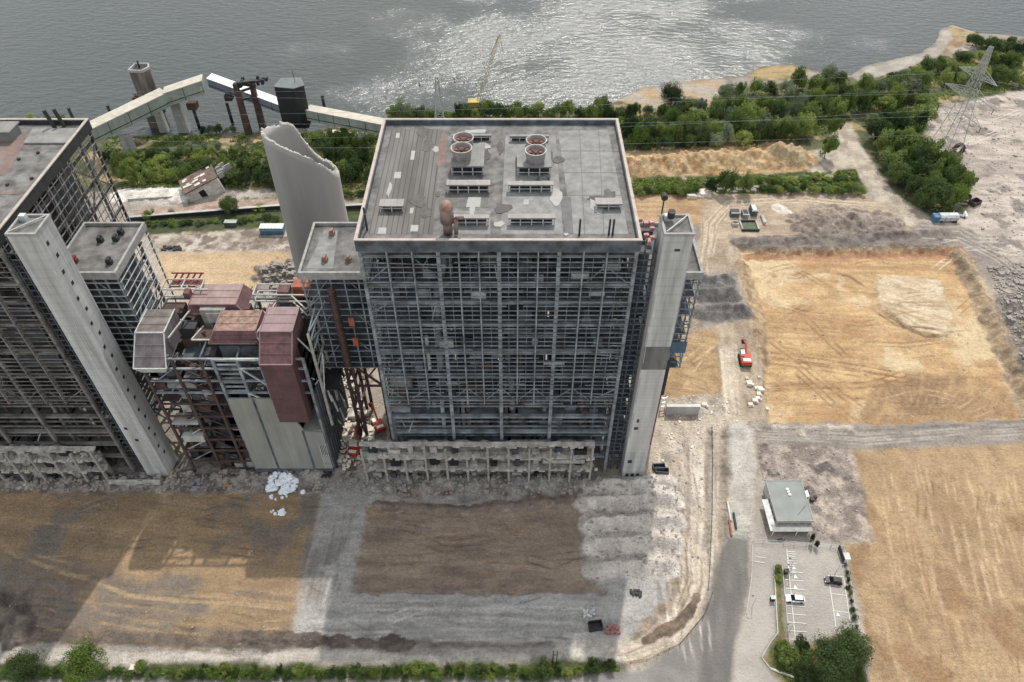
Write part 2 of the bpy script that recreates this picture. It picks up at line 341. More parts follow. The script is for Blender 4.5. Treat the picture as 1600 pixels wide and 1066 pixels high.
zone([(1118, 872), (1136, 838), (1172, 842), (1174, 900), (1166, 955), (1150, 1010), (1140, 1120), (1070, 1120), (1090, 1000), (1108, 930)], 6, (128, 124, 120), (112, 108, 105), sc=5, ang=1.4, st=6, amp=.4)
zone([(1172, 848), (1240, 838), (1316, 852), (1326, 920), (1340, 985), (1350, 1120), (1140, 1120), (1150, 1010), (1168, 950), (1176, 900)], 7, (182, 176, 168), (168, 162, 155), sc=6, amp=.15, rag=.1)
zone([(1182, 745), (1190, 745), (1190, 838), (1270, 838), (1270, 852), (1176, 850)], 7, (176, 170, 162), (160, 154, 148), sc=3, amp=.3)
zone([(1209, 886), (1222, 886), (1226, 960), (1232, 1004), (1250, 1010), (1340, 980), (1352, 1010), (1356, 1090), (1240, 1090), (1204, 1048), (1190, 1030), (1205, 1004), (1214, 990)], 8, (158, 132, 78), (108, 112, 50), sc=2.5, amp=.2, rag=.3)
# foot of the photo: light track, hedge bank, road
zone([(-200, 1012), (455, 1006), (860, 1006), (990, 1006), (985, 1036), (700, 1037), (300, 1040), (-200, 1044)], 5, (206, 200, 190), (184, 176, 166), sc=5, ang=0, st=6, amp=.5)
zone([(120, 1000), (455, 1000), (520, 1008), (720, 1002), (860, 1004), (860, 1014), (690, 1020), (480, 1014), (330, 1018)], 9, (120, 108, 98), (92, 84, 78), sc=2, amp=1.6)
zone([(600, 1012), (860, 1012), (880, 1022), (700, 1026)], 12, (160, 156, 150), (148, 144, 138), sc=6, amp=1.2)
zone([(-200, 1040), (980, 1034), (985, 1052), (880, 1060), (-200, 1064)], 8, (96, 104, 54), (74, 86, 42), sc=2)
zone([(-200, 1064), (880, 1060), (1000, 1046), (1060, 1010), (1100, 970), (1090, 1110), (-200, 1140)], 6, (150, 146, 142), (132, 128, 124), sc=6, amp=.2, rag=.1)
# wheel and blade tracks: disturbed, paler or darker soil
def track(px, w_, c, a=.7, two=0, brk=.25):
    pl = G(*px); L0 = 0; P = []
    for (ax, ay), (bx, by) in zip(pl[:-1], pl[1:]):      # resample and bend a little, like a driven line
        n_ = max(1, int(math.hypot(bx-ax, by-ay)/3))
        for i_ in range(n_): P.append((ax+(bx-ax)*i_/n_, ay+(by-ay)*i_/n_))
    P.append(pl[-1]); off = []
    for i_ in range(len(P)):
        x0_, y0_ = P[max(0, i_-1)]; x1_, y1_ = P[min(len(P)-1, i_+1)]; l_ = math.hypot(x1_-x0_, y1_-y0_)+1e-6; off.append((-(y1_-y0_)/l_, (x1_-x0_)/l_))
    ph = random.uniform(0, 9); am = random.uniform(0, .5)
    P = [(p[0]+o_[0]*am*math.sin(ph+i_*.5), p[1]+o_[1]*am*math.sin(ph+i_*.5)) for i_, (p, o_) in enumerate(zip(P, off))]
    for sg in ((-.5, .5) if two else (0,)):
        Q = [(p[0]+o_[0]*two*sg, p[1]+o_[1]*two*sg) for p, o_ in zip(P, off)]
        q = box_of([tuple(W(u, v)[:2]) for u, v in px]+Q, 2); x = X[q]; y = Y[q]
        d = segd(Q, x, y)
        ex = np.minimum(np.hypot(x-Q[0][0], y-Q[0][1]), np.hypot(x-Q[-1][0], y-Q[-1][1]))
        m = np.clip(1-(d-w_/2)/.3, 0, 1)*np.clip((fbm(x, y, 4, 97, 3)-brk)/.3, 0, 1)*a*np.clip(ex/4, .0, 1)
        col[q] = col[q]*(1-m[..., None])+L3(c)*m[..., None]; Z[q] -= .1*m
SD = (172, 128, 76)
for px in [[(1190, 545), (1300, 560), (1420, 580)], [(1190, 555), (1330, 575), (1440, 590)], [(1195, 600), (1400, 592), (1500, 590)],
           [(1200, 520), (1280, 580), (1360, 640)], [(1230, 560), (1300, 620), (1340, 655)], [(1260, 490), (1330, 555)], [(1300, 600), (1380, 590), (1430, 575)]]:
    track(px, .5, SD, .8, 2.2)
for px in [[(1305, 420), (1330, 425), (1352, 440), (1362, 445)], [(1365, 475), (1400, 500), (1450, 520), (1490, 518)], [(1380, 480), (1420, 505), (1480, 512)]]:
    track(px, .9, (150, 112, 76), .9)
for i in range(26):
    u0 = random.uniform(1170, 1480); v0 = random.uniform(392, 650); l = random.uniform(40, 150)
    track([(u0, v0), (u0+l*.5, v0+random.uniform(-5, 5)), (u0+l, v0+random.uniform(-9, 9))], .4, random.choice([SD, (222, 190, 140), (196, 150, 96)]), .6, random.choice([0, 2.2]))
for i in range(16):
    a = random.uniform(-.1, 1.2); track([(1380, 470), (1380+115*math.cos(a), 470+70*math.sin(a))], .35, (184, 154, 112), .6)
for i in range(14):
    a = random.uniform(.3, 2.6); u0 = 1440+random.uniform(-30, 50); track([(u0, 645), (u0+60*math.cos(a), 640-60*math.sin(a))], .5, (166, 130, 86), .6, 2)
for i in range(22):
    u0 = random.uniform(0, 420); v0 = random.uniform(780, 1000); l = random.uniform(60, 240)
    track([(u0, v0), (u0+l, v0+l*.12+random.uniform(-8, 8))], .5, random.choice([(150, 120, 84), (206, 172, 124), (134, 116, 98)]), .55, random.choice([0, 2.4]))
track([(0, 868), (170, 920), (470, 944)], 1.2, (142, 122, 102), .8, 3); track([(0, 858), (200, 930), (460, 952)], .8, (206, 176, 130), .7)
for i in range(26):
    u0 = random.uniform(470, 840); v0 = random.uniform(935, 1000); l = random.uniform(60, 180)
    track([(u0, v0), (u0+l, v0+random.uniform(-2, 2))], .4, random.choice([(136, 132, 128), (196, 192, 186)]), .6, random.choice([0, 2.4]))
for i in range(14):
    u0 = random.uniform(495, 550); track([(u0, 785+random.uniform(0, 40)), (u0-30, 900+random.uniform(0, 60))], .5, (128, 122, 116), .55, 2.2)
for i in range(18):
    u0 = random.uniform(560, 860); v0 = random.uniform(805, 920); l = random.uniform(40, 130)
    track([(u0, v0), (u0+l, v0+random.uniform(-5, 5))], .6, random.choice([(120, 100, 86), (176, 146, 112)]), .5, random.choice([0, 2.4]))
for i in range(20):
    u0 = random.uniform(1060, 1130); track([(u0, 655+random.uniform(0, 60)), (u0+random.uniform(-8, 8), 790), (u0+random.uniform(-10, 0), 900+random.uniform(0, 60))], .4, random.choice([(158, 144, 128), (222, 212, 198)]), .6, random.choice([0, 2.4]))
for i in range(10):
    o_ = random.uniform(-14, 14); track([(1080+o_, 830), (1082+o_, 910), (1062+o_, 965), (1020+o_, 1005), (960, 1030+o_*.4)], .5, random.choice([(160, 140, 118), (224, 210, 190)]), .7, 2.4)
for i in range(12):
    o_ = random.uniform(-8, 8); track([(1138+o_, 530), (1145+o_, 600), (1150+o_, 660)], .5, random.choice([(226, 212, 190), (150, 134, 116)]), .7, 2.2)
for i in range(8):
    o_ = random.uniform(-6, 6); track([(1175, 676+o_), (1350, 684+o_), (1600, 668+o_), (1700, 660+o_)], .5, random.choice([(176, 168, 158), (112, 104, 98)]), .7, 2.3)
for i in range(34):
    u0 = random.uniform(1340, 1590); v0 = random.uniform(705, 960); l = random.uniform(50, 170)
    track([(u0, v0), (u0+l*.17+(u0-1340)*.1*l/170, v0+l)], .6, random.choice([(184, 146, 98), (230, 198, 150), (170, 130, 88)]), .5, random.choice([0, 3]))
for i in range(26):
    u0 = random.uniform(1470, 1600); v0 = random.uniform(160, 420); l = random.uniform(20, 70)
    track([(u0, v0), (u0+l, v0+random.uniform(-4, 8))], .5, random.choice([(150, 140, 132), (218, 208, 196), (128, 120, 114)]), .6, 2.4)
for i in range(10):
    o_ = random.uniform(-9, 9); track([(1420, 362+o_), (1500, 368+o_), (1560, 400+o_), (1640, 470+o_)], .5, random.choice([(120, 112, 106), (190, 180, 168)]), .7, 2.4)
for i in range(9):
    o_ = random.uniform(-8, 8); track([(1100, 430+o_), (1112+o_, 350), (1140, 318+o_*.4), (1250, 312+o_*.4), (1380, 322+o_*.4)], .5, random.choice([(222, 204, 178), (160, 138, 114)]), .7, 2.3)
for i in range(12):
    u0 = random.uniform(1040, 1080); track([(u0, 540+random.uniform(0, 70)), (u0+50, 560+random.uniform(-30, 60))], .4, random.choice([(226, 196, 146), (170, 134, 86)]), .7, 0)
for (ua, va, ub, vb, nn, cs) in ((1170, 395, 1560, 650, 46, ((184, 138, 86), (220, 184, 132), (160, 118, 76))), (0, 775, 480, 1000, 40, ((120, 98, 74), (206, 174, 128), (104, 88, 72))), (470, 935, 900, 1002, 26, ((118, 114, 110), (196, 192, 188))),
        (560, 800, 905, 925, 24, ((96, 80, 68), (178, 150, 118))), (1340, 712, 1600, 1060, 40, ((150, 118, 78), (222, 192, 148))), (1450, 170, 1600, 430, 34, ((120, 112, 104), (220, 212, 202))), (1015, 660, 1100, 1000, 20, ((140, 124, 106), (228, 218, 204)))):
    for i in range(nn):
        u0 = random.uniform(ua, ub); v0 = random.uniform(va, vb); l = random.uniform(15, 70); an = random.gauss(0, .25) if ua != 1340 and ua != 1015 else random.gauss(1.4, .12)
        track([(u0, v0), (u0+l*.5*math.cos(an), v0+l*.5*math.sin(an)+random.uniform(-2, 2)), (u0+l*math.cos(an), v0+l*math.sin(an))], .12, random.choice(cs), .85, random.choice([0, 2.1, 2.1]), .15)
# stockpiles, heaps and spoil ridges: real relief
def ridge(px, w_, h_, c1=None, c2=None, rough=.35, k=None, p=1.0, seed=0):
    pl = G(*px); q = box_of(pl, w_+3); x = X[q]; y = Y[q]
    d = segd(pl, x, y)+(fbm(x, y, 3, 61+seed, 4)-.5)*w_*rough*1.6
    f = np.clip(1-d/w_, 0, 1)**p; Z[q] += h_*f*(1+(fbm(x, y, 2.2, 81+seed, 4)-.5)*rough*1.2)
    if c1:
        m = np.clip(f*6, 0, 1)[..., None]; t = np.clip((fbm(x, y, 2.5, 91+seed, 4)-.35)/.3, 0, 1)[..., None]
        col[q] = col[q]*(1-m)+(L3(c1)*t+L3(c2)*(1-t))*m
        if k is not None: kk = kind[q]; kk[f > .04] = k; kind[q] = kk
GR = ((218, 210, 200), (190, 182, 173))
for i, (v, ua, ub) in enumerate([(757, 930, 1042), (781, 915, 1052), (814, 922, 1054), (848, 928, 1052), (885, 930, 1044)]):
    ridge([(ua, v+4), (ub, v)], 3.6, 2.0, *GR, rough=.4, k=4, seed=i)
    for j_ in range(9):
        uu = ua+(ub-ua)*(j_+.5)/9+random.uniform(-4, 4); ridge([(uu, v+3-j_*.4), (uu+4, v+3-j_*.4)], random.uniform(2.2, 3.3), random.uniform(.3, 1.0), rough=.5, seed=50+i*9+j_)
for i, (v, ua, ub) in enumerate([(444, 1098, 1132), (464, 1096, 1142), (490, 1092, 1158)]):
    ridge([(ua, v), (ub, v-2)], 4.2, 4.2, (140, 136, 132), (108, 104, 102), rough=.35, k=4, seed=10+i)
ridge([(985, 262), (1090, 255), (1180, 250), (1248, 250)], 8.5, 5.0, (232, 198, 144), (206, 158, 92), rough=.55, k=3, seed=20)
ridge([(1215, 248), (1240, 252)], 6, 3.5, (222, 196, 152), (208, 172, 118), rough=.3, k=3, seed=21)
ridge([(1265, 352), (1330, 345), (1385, 352)], 9, 3.6, (170, 156, 144), (132, 118, 108), rough=.6, k=9, seed=22)
ridge([(1250, 338), (1300, 330)], 5, 2.2, (186, 170, 152), (150, 134, 118), rough=.7, k=9, seed=23)
ridge([(1150, 378), (1300, 372), (1480, 366)], 3.2, 1.3, (140, 130, 122), (104, 96, 92), rough=.8, seed=24)
ridge([(1196, 560), (1185, 480), (1160, 410)], 2.6, 1.2, (206, 176, 132), (170, 140, 104), rough=.8, seed=25)
ridge([(1495, 390), (1540, 480), (1600, 600)], 3, 1.6, (196, 170, 132), (150, 130, 108), rough=.8, seed=26)
ridge([(1580, 480), (1610, 560), (1630, 630)], 5, 2.4, (150, 142, 132), (112, 106, 100), rough=1, seed=27)
ridge([(425, 430), (455, 425), (470, 455)], 8, 4.0, (158, 150, 142), (120, 112, 106), rough=.9, k=9, seed=28)
ridge([(195, 305), (260, 300), (282, 305)], 6, 1.6, (236, 232, 224), (206, 200, 190), rough=.6, seed=29)
ridge([(1215, 325), (1225, 332)], 3, 1.4, (236, 228, 214), (214, 196, 170), rough=.6, seed=30)
ridge([(590, 752), (900, 750)], 3.6, 1.8, (164, 160, 154), (118, 112, 106), rough=1.3, k=9, seed=31)
ridge([(0, 758), (250, 752), (500, 745)], 3.0, 1.5, (156, 150, 144), (104, 98, 92), rough=1.4, k=9, seed=32)
ridge([(592, 790), (735, 797), (890, 778)], 1.6, .45, (150, 132, 116), (120, 106, 96), rough=1, seed=33)
ridge([(530, 560), (528, 640), (545, 690)], 7, 3.0, (186, 180, 172), (120, 114, 108), rough=1.4, k=9, seed=34)
ridge([(540, 735), (520, 700)], 4, 2.0, (150, 144, 138), (110, 104, 98), rough=1.2, k=9, seed=35)
ridge([(0, 950), (40, 970), (20, 1000)], 3, 1.6, (126, 116, 106), (90, 82, 76), rough=1.2, seed=36)
ridge([(370, 998), (470, 1000), (640, 1006)], 1.6, .7, (120, 106, 96), (88, 80, 74), rough=1.4, seed=37)
ridge([(1180, 664), (1240, 672), (1330, 670)], 1.8, .8, (196, 186, 172), (150, 140, 130), rough=1.2, seed=38)
ridge([(1090, 935), (1060, 975), (1010, 1000)], 1.3, .8, (150, 128, 106), (112, 98, 84), rough=1.2, seed=39)
ridge([(1048, 690), (1060, 700), (1040, 712)], 1.5, .5, (210, 200, 184), (170, 160, 146), rough=1.4, seed=40)
ridge([(1500, 240), (1600, 300)], 8, .6, seed=41)
ridge([(1170, 395), (1480, 392)], 2.2, -.8, (196, 138, 96), (214, 164, 112), rough=.8, seed=42)
# rough rubble relief on rubble zones
m9 = (kind == 9); Z += m9*(fbm(X, Y, 1.6, 131, 3)-.5)*1.1
m9 = (kind == 10); Z += m9*(fbm(X/3, Y, 2.2, 133, 3)-.5)*.6
m9 = (kind == 3) | (kind == 2); Z += m9*(fbm(X/4, Y, 1.6, 134, 3)-.5)*.22
# river bed, beach slope, far bank
f = np.clip(-(dsh)/9, 0, 1); Z = Z*f+(-.8-np.clip(dsh, -9, 40)*.1)*(1-f)
wet = np.clip((dsh+5)/5, 0, 1)[..., None]; col = col*(1-wet*.35)
Z = np.where(Y > 780, Z+np.clip((Y-780)*.08, 0, 7), Z)
# pond hollow by the settling basins
q = box_of(G((1160, 350), (1185, 361)), 3)
# split faces
nyy, nxx = X.shape
GM = D.materials.new('soil'); GM.use_nodes = True; n = GM.node_tree; b = n.nodes['Principled BSDF']; b.inputs['Roughness'].default_value = .95
vc = N(n, 'ShaderNodeVertexColor'); vc.layer_name = 'soil'
tcn = N(n, 'ShaderNodeTexCoord'); z1 = N(n, 'ShaderNodeTexNoise'); z1.inputs['Scale'].default_value = 1.1; z1.inputs['Detail'].default_value = 7; z1.inputs['Roughness'].default_value = .7
n.links.new(tcn.outputs['Object'], z1.inputs['Vector'])
z2 = N(n, 'ShaderNodeTexNoise'); z2.inputs['Scale'].default_value = 5.5; z2.inputs['Detail'].default_value = 3; n.links.new(tcn.outputs['Object'], z2.inputs['Vector'])
z0 = N(n, 'ShaderNodeTexNoise'); z0.inputs['Scale'].default_value = .22; z0.inputs['Detail'].default_value = 6; z0.inputs['Roughness'].default_value = .65; n.links.new(tcn.outputs['Object'], z0.inputs['Vector'])
acc = None
z4 = N(n, 'ShaderNodeTexNoise'); z4.inputs['Scale'].default_value = 1.6; z4.inputs['Detail'].default_value = 4; mp4 = N(n, 'ShaderNodeMapping'); mp4.inputs['Scale'].default_value = (.14, 1.3, 1); n.links.new(tcn.outputs['Object'], mp4.inputs[0]); n.links.new(mp4.outputs[0], z4.inputs['Vector'])
for zz, wgt in ((z0, .42), (z1, .6), (z2, .7), (z4, .14)):
    k_ = N(n, 'ShaderNodeMath', operation='MULTIPLY_ADD'); k_.inputs[1].default_value = wgt*2; k_.inputs[2].default_value = -wgt
    n.links.new(zz.outputs['Fac'], k_.inputs[0])
    if acc is None: acc = k_
    else: ad_ = N(n, 'ShaderNodeMath', operation='ADD'); n.links.new(acc.outputs[0], ad_.inputs[0]); n.links.new(k_.outputs[0], ad_.inputs[1]); acc = ad_
one = N(n, 'ShaderNodeMath', operation='MULTIPLY_ADD'); one.inputs[2].default_value = .95; n.links.new(acc.outputs[0], one.inputs[0]); n.links.new(vc.outputs['Alpha'], one.inputs[1])
mm = N(n, 'ShaderNodeVectorMath', operation='SCALE'); n.links.new(vc.outputs['Color'], mm.inputs[0]); n.links.new(one.outputs[0], mm.inputs['Scale']); n.links.new(mm.outputs[0], b.inputs['Base Color'])
z3 = N(n, 'ShaderNodeTexNoise'); z3.inputs['Scale'].default_value = 1.8; z3.inputs['Detail'].default_value = 6; n.links.new(tcn.outputs['Object'], z3.inputs['Vector'])
bp = N(n, 'ShaderNodeBump'); bp.inputs['Strength'].default_value = .8; bp.inputs['Distance'].default_value = .5; n.links.new(z3.outputs['Fac'], bp.inputs['Height']); n.links.new(bp.outputs[0], b.inputs['Normal'])
idx = np.arange(nxx*nyy).reshape(nyy, nxx)
quads = np.stack([idx[:-1, :-1], idx[:-1, 1:], idx[1:, 1:], idx[1:, :-1]], -1).reshape(-1, 4)
kf = kind[:-1, :-1].reshape(-1)
VX = np.stack([X, Y, Z], -1).reshape(-1, 3); VC = np.concatenate([col, grit[..., None]], -1).reshape(-1, 4)
for k, nm in enumerate(NAMES):
    qd = quads[kf == k]
    if not len(qd): continue
    u, inv = np.unique(qd, return_inverse=True); inv = inv.reshape(qd.shape)
    me = D.meshes.new(nm); me.vertices.add(len(u)); me.vertices.foreach_set('co', VX[u].astype(np.float32).ravel())
    me.loops.add(len(qd)*4); me.loops.foreach_set('vertex_index', inv.astype(np.int32).ravel())
    me.polygons.add(len(qd)); me.polygons.foreach_set('loop_start', np.arange(0, len(qd)*4, 4, dtype=np.int32)); me.polygons.foreach_set('use_smooth', np.ones(len(qd), bool))
    at = me.color_attributes.new('soil', 'FLOAT_COLOR', 'POINT'); at.data.foreach_set('color', VC[u].astype(np.float32).ravel())
    me.materials.append(GM); me.update(); me.validate()
    o = D.objects.new(nm, me); COL.objects.link(o); o['kind'] = 'structure'
def gz(x, y):
    i = min(max(np.searchsorted(gx, x)-1, 0), nxx-2); j = min(max(np.searchsorted(gy, y)-1, 0), nyy-2)
    return float(Z[j, i])
def GP(u, v):
    p = W(u, v)
    for _ in range(3): p = W(u, v, gz(p.x, p.y))
    return p
# water
WM = D.materials.new('river_water'); WM.use_nodes = True; n = WM.node_tree; b = n.nodes['Principled BSDF']; LL = n.links.new
b.inputs['Base Color'].default_value = (.04, .05, .048, 1)
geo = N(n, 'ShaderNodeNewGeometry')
# sun glint built into the material: mid-river patch with raised IOR, rougher waves
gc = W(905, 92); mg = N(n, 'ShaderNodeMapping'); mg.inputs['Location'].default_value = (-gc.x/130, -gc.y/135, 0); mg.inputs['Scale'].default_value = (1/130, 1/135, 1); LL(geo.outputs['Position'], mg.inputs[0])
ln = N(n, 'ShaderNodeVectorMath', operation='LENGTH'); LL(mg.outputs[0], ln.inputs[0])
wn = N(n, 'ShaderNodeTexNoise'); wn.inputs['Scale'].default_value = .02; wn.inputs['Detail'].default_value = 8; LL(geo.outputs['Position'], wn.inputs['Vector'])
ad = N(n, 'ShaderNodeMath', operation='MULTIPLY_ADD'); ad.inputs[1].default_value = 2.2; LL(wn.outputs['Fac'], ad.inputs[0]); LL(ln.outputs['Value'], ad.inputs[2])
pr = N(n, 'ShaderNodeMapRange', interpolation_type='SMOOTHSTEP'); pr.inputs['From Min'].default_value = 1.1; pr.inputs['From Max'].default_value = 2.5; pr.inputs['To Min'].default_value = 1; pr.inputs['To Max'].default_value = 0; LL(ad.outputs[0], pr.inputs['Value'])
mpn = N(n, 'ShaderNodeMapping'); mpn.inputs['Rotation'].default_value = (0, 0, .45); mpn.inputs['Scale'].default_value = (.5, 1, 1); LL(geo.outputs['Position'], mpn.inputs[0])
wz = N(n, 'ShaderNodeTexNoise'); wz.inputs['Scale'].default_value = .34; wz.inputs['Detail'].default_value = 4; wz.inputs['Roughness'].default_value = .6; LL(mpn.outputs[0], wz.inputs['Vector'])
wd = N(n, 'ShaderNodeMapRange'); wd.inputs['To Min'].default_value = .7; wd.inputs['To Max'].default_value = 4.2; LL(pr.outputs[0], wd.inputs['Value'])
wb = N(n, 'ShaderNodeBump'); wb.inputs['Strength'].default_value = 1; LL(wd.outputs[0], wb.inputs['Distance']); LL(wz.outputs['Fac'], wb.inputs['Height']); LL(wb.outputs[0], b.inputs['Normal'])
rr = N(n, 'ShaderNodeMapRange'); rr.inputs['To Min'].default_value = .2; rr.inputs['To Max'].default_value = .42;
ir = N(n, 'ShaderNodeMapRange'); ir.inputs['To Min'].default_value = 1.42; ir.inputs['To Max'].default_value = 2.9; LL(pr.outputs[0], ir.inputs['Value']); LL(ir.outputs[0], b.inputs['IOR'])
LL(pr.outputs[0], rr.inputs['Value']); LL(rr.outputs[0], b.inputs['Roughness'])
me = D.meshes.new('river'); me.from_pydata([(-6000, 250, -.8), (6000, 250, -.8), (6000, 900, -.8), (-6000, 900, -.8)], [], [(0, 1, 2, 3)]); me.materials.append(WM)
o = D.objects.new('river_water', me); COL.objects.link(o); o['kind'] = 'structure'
# settling pond surface
PM = mat('green_pond_water', (74, 88, 58), .2, .3, .5)
# ------------------------------------------------------------------ BOILER HOUSES
RT = 83.0
LEV = [6.5, 12, 17.5, 24, 31, 40, 49, 58, 65, 70.5, 78.6]
FX = [-32.4, -26.7, -21.3, -15.8, -11.4, -7.1, -2.8, 1.3, 5.6, 10.1, 15.3, 20.3, 26.6]
SY = [126, 132, 138, 144, 150, 156, 162, 169, 175.6]
ST_MAIN = (STEEL, STEELD, FLOORM, COREM)
ST_SIS = (mat('weathered_grey_steel', (128, 127, 124), .7, .45, .3, rgb2=(78, 76, 73)), mat('weathered_dark_steel', (84, 84, 84), .75, .5, .3, rgb2=(50, 49, 48)),
          mat('weathered_floor_steel', (80, 80, 79), .8, .6, .35, rgb2=(44, 38, 34)), mat('sooty_casing', (62, 61, 60), .85, .6, .25, rgb2=(30, 27, 25)))
def boiler_house(ox, name, label, seed):
    R = random.Random(seed); x0, x1 = ox-32.4, ox+26.6
    STEEL, STEELD, FLOORM, COREM = ST_MAIN if seed == 1 else ST_SIS
    r = empty(name, (ox-3, 126, 0), label, 'power plant building')
    b = MB(); b.box(x0, x1, 126, 175.6, RT-1.1, RT); b.build('roof', ROOFG if seed == 1 else ROOFG, r)
    b = MB()
    for a in ((x0-.5, x1+.5, 125.3, 126.1), (x0-.5, x1+.5, 175.4, 176.2)): b.box(*a, RT-1.6, RT+1.2)
    for a in ((x0-.5, x0+.3), (x1-.3, x1+.5)): b.box(*a, 126.1, 175.4, RT-1.6, RT+1.2)
    b.build('parapet', DARKM if seed != 1 else STEELD, r)
    b = MB()
    for a in ((x0-.6, x1+.6, 125.2, 125.9), (x0-.6, x1+.6, 175.6, 176.3)): b.box(*a, RT+1.2, RT+1.42)
    for a in ((x0-.6, x0+.1), (x1-.1, x1+.6)): b.box(*a, 125.9, 175.6, RT+1.2, RT+1.42)
    b.build('parapet_cap', TRIM, r)
    # front columns, rails, floors
    for i, x in enumerate(FX):
        big = i in (0, 3, 6, 9, 12)
        b = MB(); z0 = 0 if big else 31
        b.box(ox+x-(.42 if big else .14), ox+x+(.42 if big else .14), 126.3, 127.1, z0, RT-1.7)
        if not big: b.box(ox+x-.15, ox+x+.15, 125.72, 125.98, 31, RT-1.7)
        b.build('column', STEEL, r)
    z = 31.0; k = 0
    while z < RT-1.8:
        b = MB(); xa = x0-.2
        while xa < x1+.1:      # rails with bays cut out by the strippers, some ends sagging
            xb = min(x1+.2, xa+R.uniform(14, 60)); sg = R.uniform(0, .9) if R.random() < .12 else 0
            b.hexa([(xa, 126.0, z-.08), (xb, 126.0, z-.08-sg), (xb, 126.2, z-.08-sg), (xa, 126.2, z-.08), (xa, 126.0, z+.08), (xb, 126.0, z+.08-sg), (xb, 126.2, z+.08-sg), (xa, 126.2, z+.08)]); xa = xb+(R.uniform(1, 5) if R.random() < .5 else 0.01)
        b.build('cladding_rail', STEEL, r); z += 1.42; k += 1
    for i in range(12):
        xm = (FX[i]+FX[i+1])/2; MB().box(ox+xm-.09, ox+xm+.09, 128.3, 128.5, 31, RT-1.7).build('inner_post', STEEL, r)
    for L_ in LEV:
        b = MB(); b.box(x0+.3, x1-.3, 127.15, 128.2, L_-.38, L_+.3); b.build('floor_beam', STEEL, r)
        if L_ < 78:
            b = MB()
            # gratings with openings left between them
            xs = sorted([x0+1]+[ox+R.uniform(-30, 24) for _ in range(5)]+[x1-1])
            for a, c in zip(xs[:-1], xs[1:]):
                if c-a > 1.2: b.box(a+.3, c-.5, 128.25, R.uniform(132, 141), L_-.2, L_+.1)
            b.build('floor_grating', FLOORM, r)
    for zz in np.arange(32, 80, 2.9):
        b = MB(); a = R.uniform(-32, 0); c = a+R.uniform(14, 34)
        yy = R.uniform(129, 134); b.box(ox+a, ox+min(c, 26), yy, yy+.35, zz-.2, zz+.2); b.build('gallery_beam', FLOORM, r)
        b = MB(); b.bar((ox+a, yy-.6, zz+1.1), (ox+min(c, 26), yy-.6, zz+1.1), .09)
        x = a
        while x < min(c, 26): b.bar((ox+x, yy-.6, zz), (ox+x, yy-.6, zz+1.1), .08); x += 2.1
        b.build('handrail', STEEL, r)
    # second column row and boiler casing
    for x in (-27, -15.8, -7, 5.6, 15.3, 24):
        b = MB(); b.box(ox+x-.6, ox+x+.6, 134, 135.2, 0, RT-1.2); b.build('inner_column', STEELD, r)
    for (a, c, y0, z0, z1) in ((-30, -17, 143, 0, 60), (-15, -4, 139, 26, 79), (-2.6, 9, 141, 20, 74), (10.5, 24.5, 143, 0, 66), (-26, 20, 150, 60, 81)):
        b = MB(); b.box(ox+a, ox+c, y0, 156 if y0 < 150 else 159, z0, z1)
        z = z0+2
        while z < z1-1: b.box(ox+a-.25, ox+c+.25, y0-.35, y0-.02, z, z+.4); z += 4.1
        x = a+1
        while x < c: b.box(ox+x, ox+x+.3, y0-.22, y0-.01, z0, z1); x += 2.6
        b.build('boiler_casing', COREM, r)
    for i in range(40):
        b = MB(); x = R.uniform(-30, 23); y = R.uniform(129, 134); z = R.choice(LEV[2:])
        if R.random() < .5: b.cyl((ox+x, y, z), (ox+x, y, min(80, z+R.uniform(6, 16))), R.uniform(.35, .8), n=10)
        else: b.cyl((ox+x, y, z+2), (ox+min(x+R.uniform(5, 14), 26), y, z+2), R.uniform(.3, .6), n=10)
        b.build('pipe', R.choice([STEEL, STEELD, RUSTM, GALV]), r)
    for i in range(96):
        b = MB(); x = R.uniform(-31, 22); y = R.uniform(128.5, 135); z = R.choice(LEV)+.1
        b.box(ox+x, ox+x+R.uniform(1, 4.2), y, y+R.uniform(1, 3), z, min(81.5, z+R.uniform(1, 3.4))); b.build('plant_unit', R.choice([STEELD, COREM, FLOORM, FLOORM, RUSTM, BROWNST, GALV, STEEL]), r)
    for i in range(60):
        x = R.uniform(-31, 25); z = R.uniform(8, 80); MB().bar((ox+x, R.uniform(126.4, 130), z), (ox+x+R.uniform(-2.5, 2.5), R.uniform(126.4, 130), z-R.uniform(1, 4.5)), R.uniform(.08, .22)).build('bent_member', R.choice([STEEL, RUSTM, GALV, STEELD]), r)
    for i in range(7):
        x = R.uniform(-31, 22); z = R.uniform(34, 78); MB().hexa([(ox+x, 126.35, z), (ox+x+R.uniform(1.5, 4), 126.35, z), (ox+x+2, 126.4, z), (ox+x, 126.4, z), (ox+x, 126.35, z+R.uniform(1, 3)), (ox+x+R.uniform(1, 3), 126.35, z+R.uniform(1, 3)), (ox+x+2, 126.4, z+2), (ox+x, 126.4, z+2)]).build('torn_cladding', R.choice([FLOORM, STEELD]), r)
    # bracing at the transfer level and in the top bays
    BR = STEEL
    for zr in np.arange(33, RT-2, 2.6): MB().box(x0+.4, x1-.4, 129.6, 129.8, zr-.12, zr+.12).build('inner_rail', STEELD, r)
    for i in range(0, 12):
        a, c = FX[i], FX[i+1]; s = (31.6, 36.4) if i % 2 else (36.4, 31.6)
        MB().bar((ox+a, 126.6, s[0]), (ox+c, 126.6, s[1]), .22).build('diagonal_brace', BR, r)
    for (a, z0, c, z1) in ((-32, 62, -26.8, 66), (-32, 71, -26.8, 76), (-21, 77.5, -16, 72), (15.5, 70, 20, 75), (20.3, 76, 26, 70.5), (-32, 42, -26.8, 47)):
        MB().bar((ox+a, 127.5, z0), (ox+c, 127.5, z1), .25).build('diagonal_brace', BR, r)
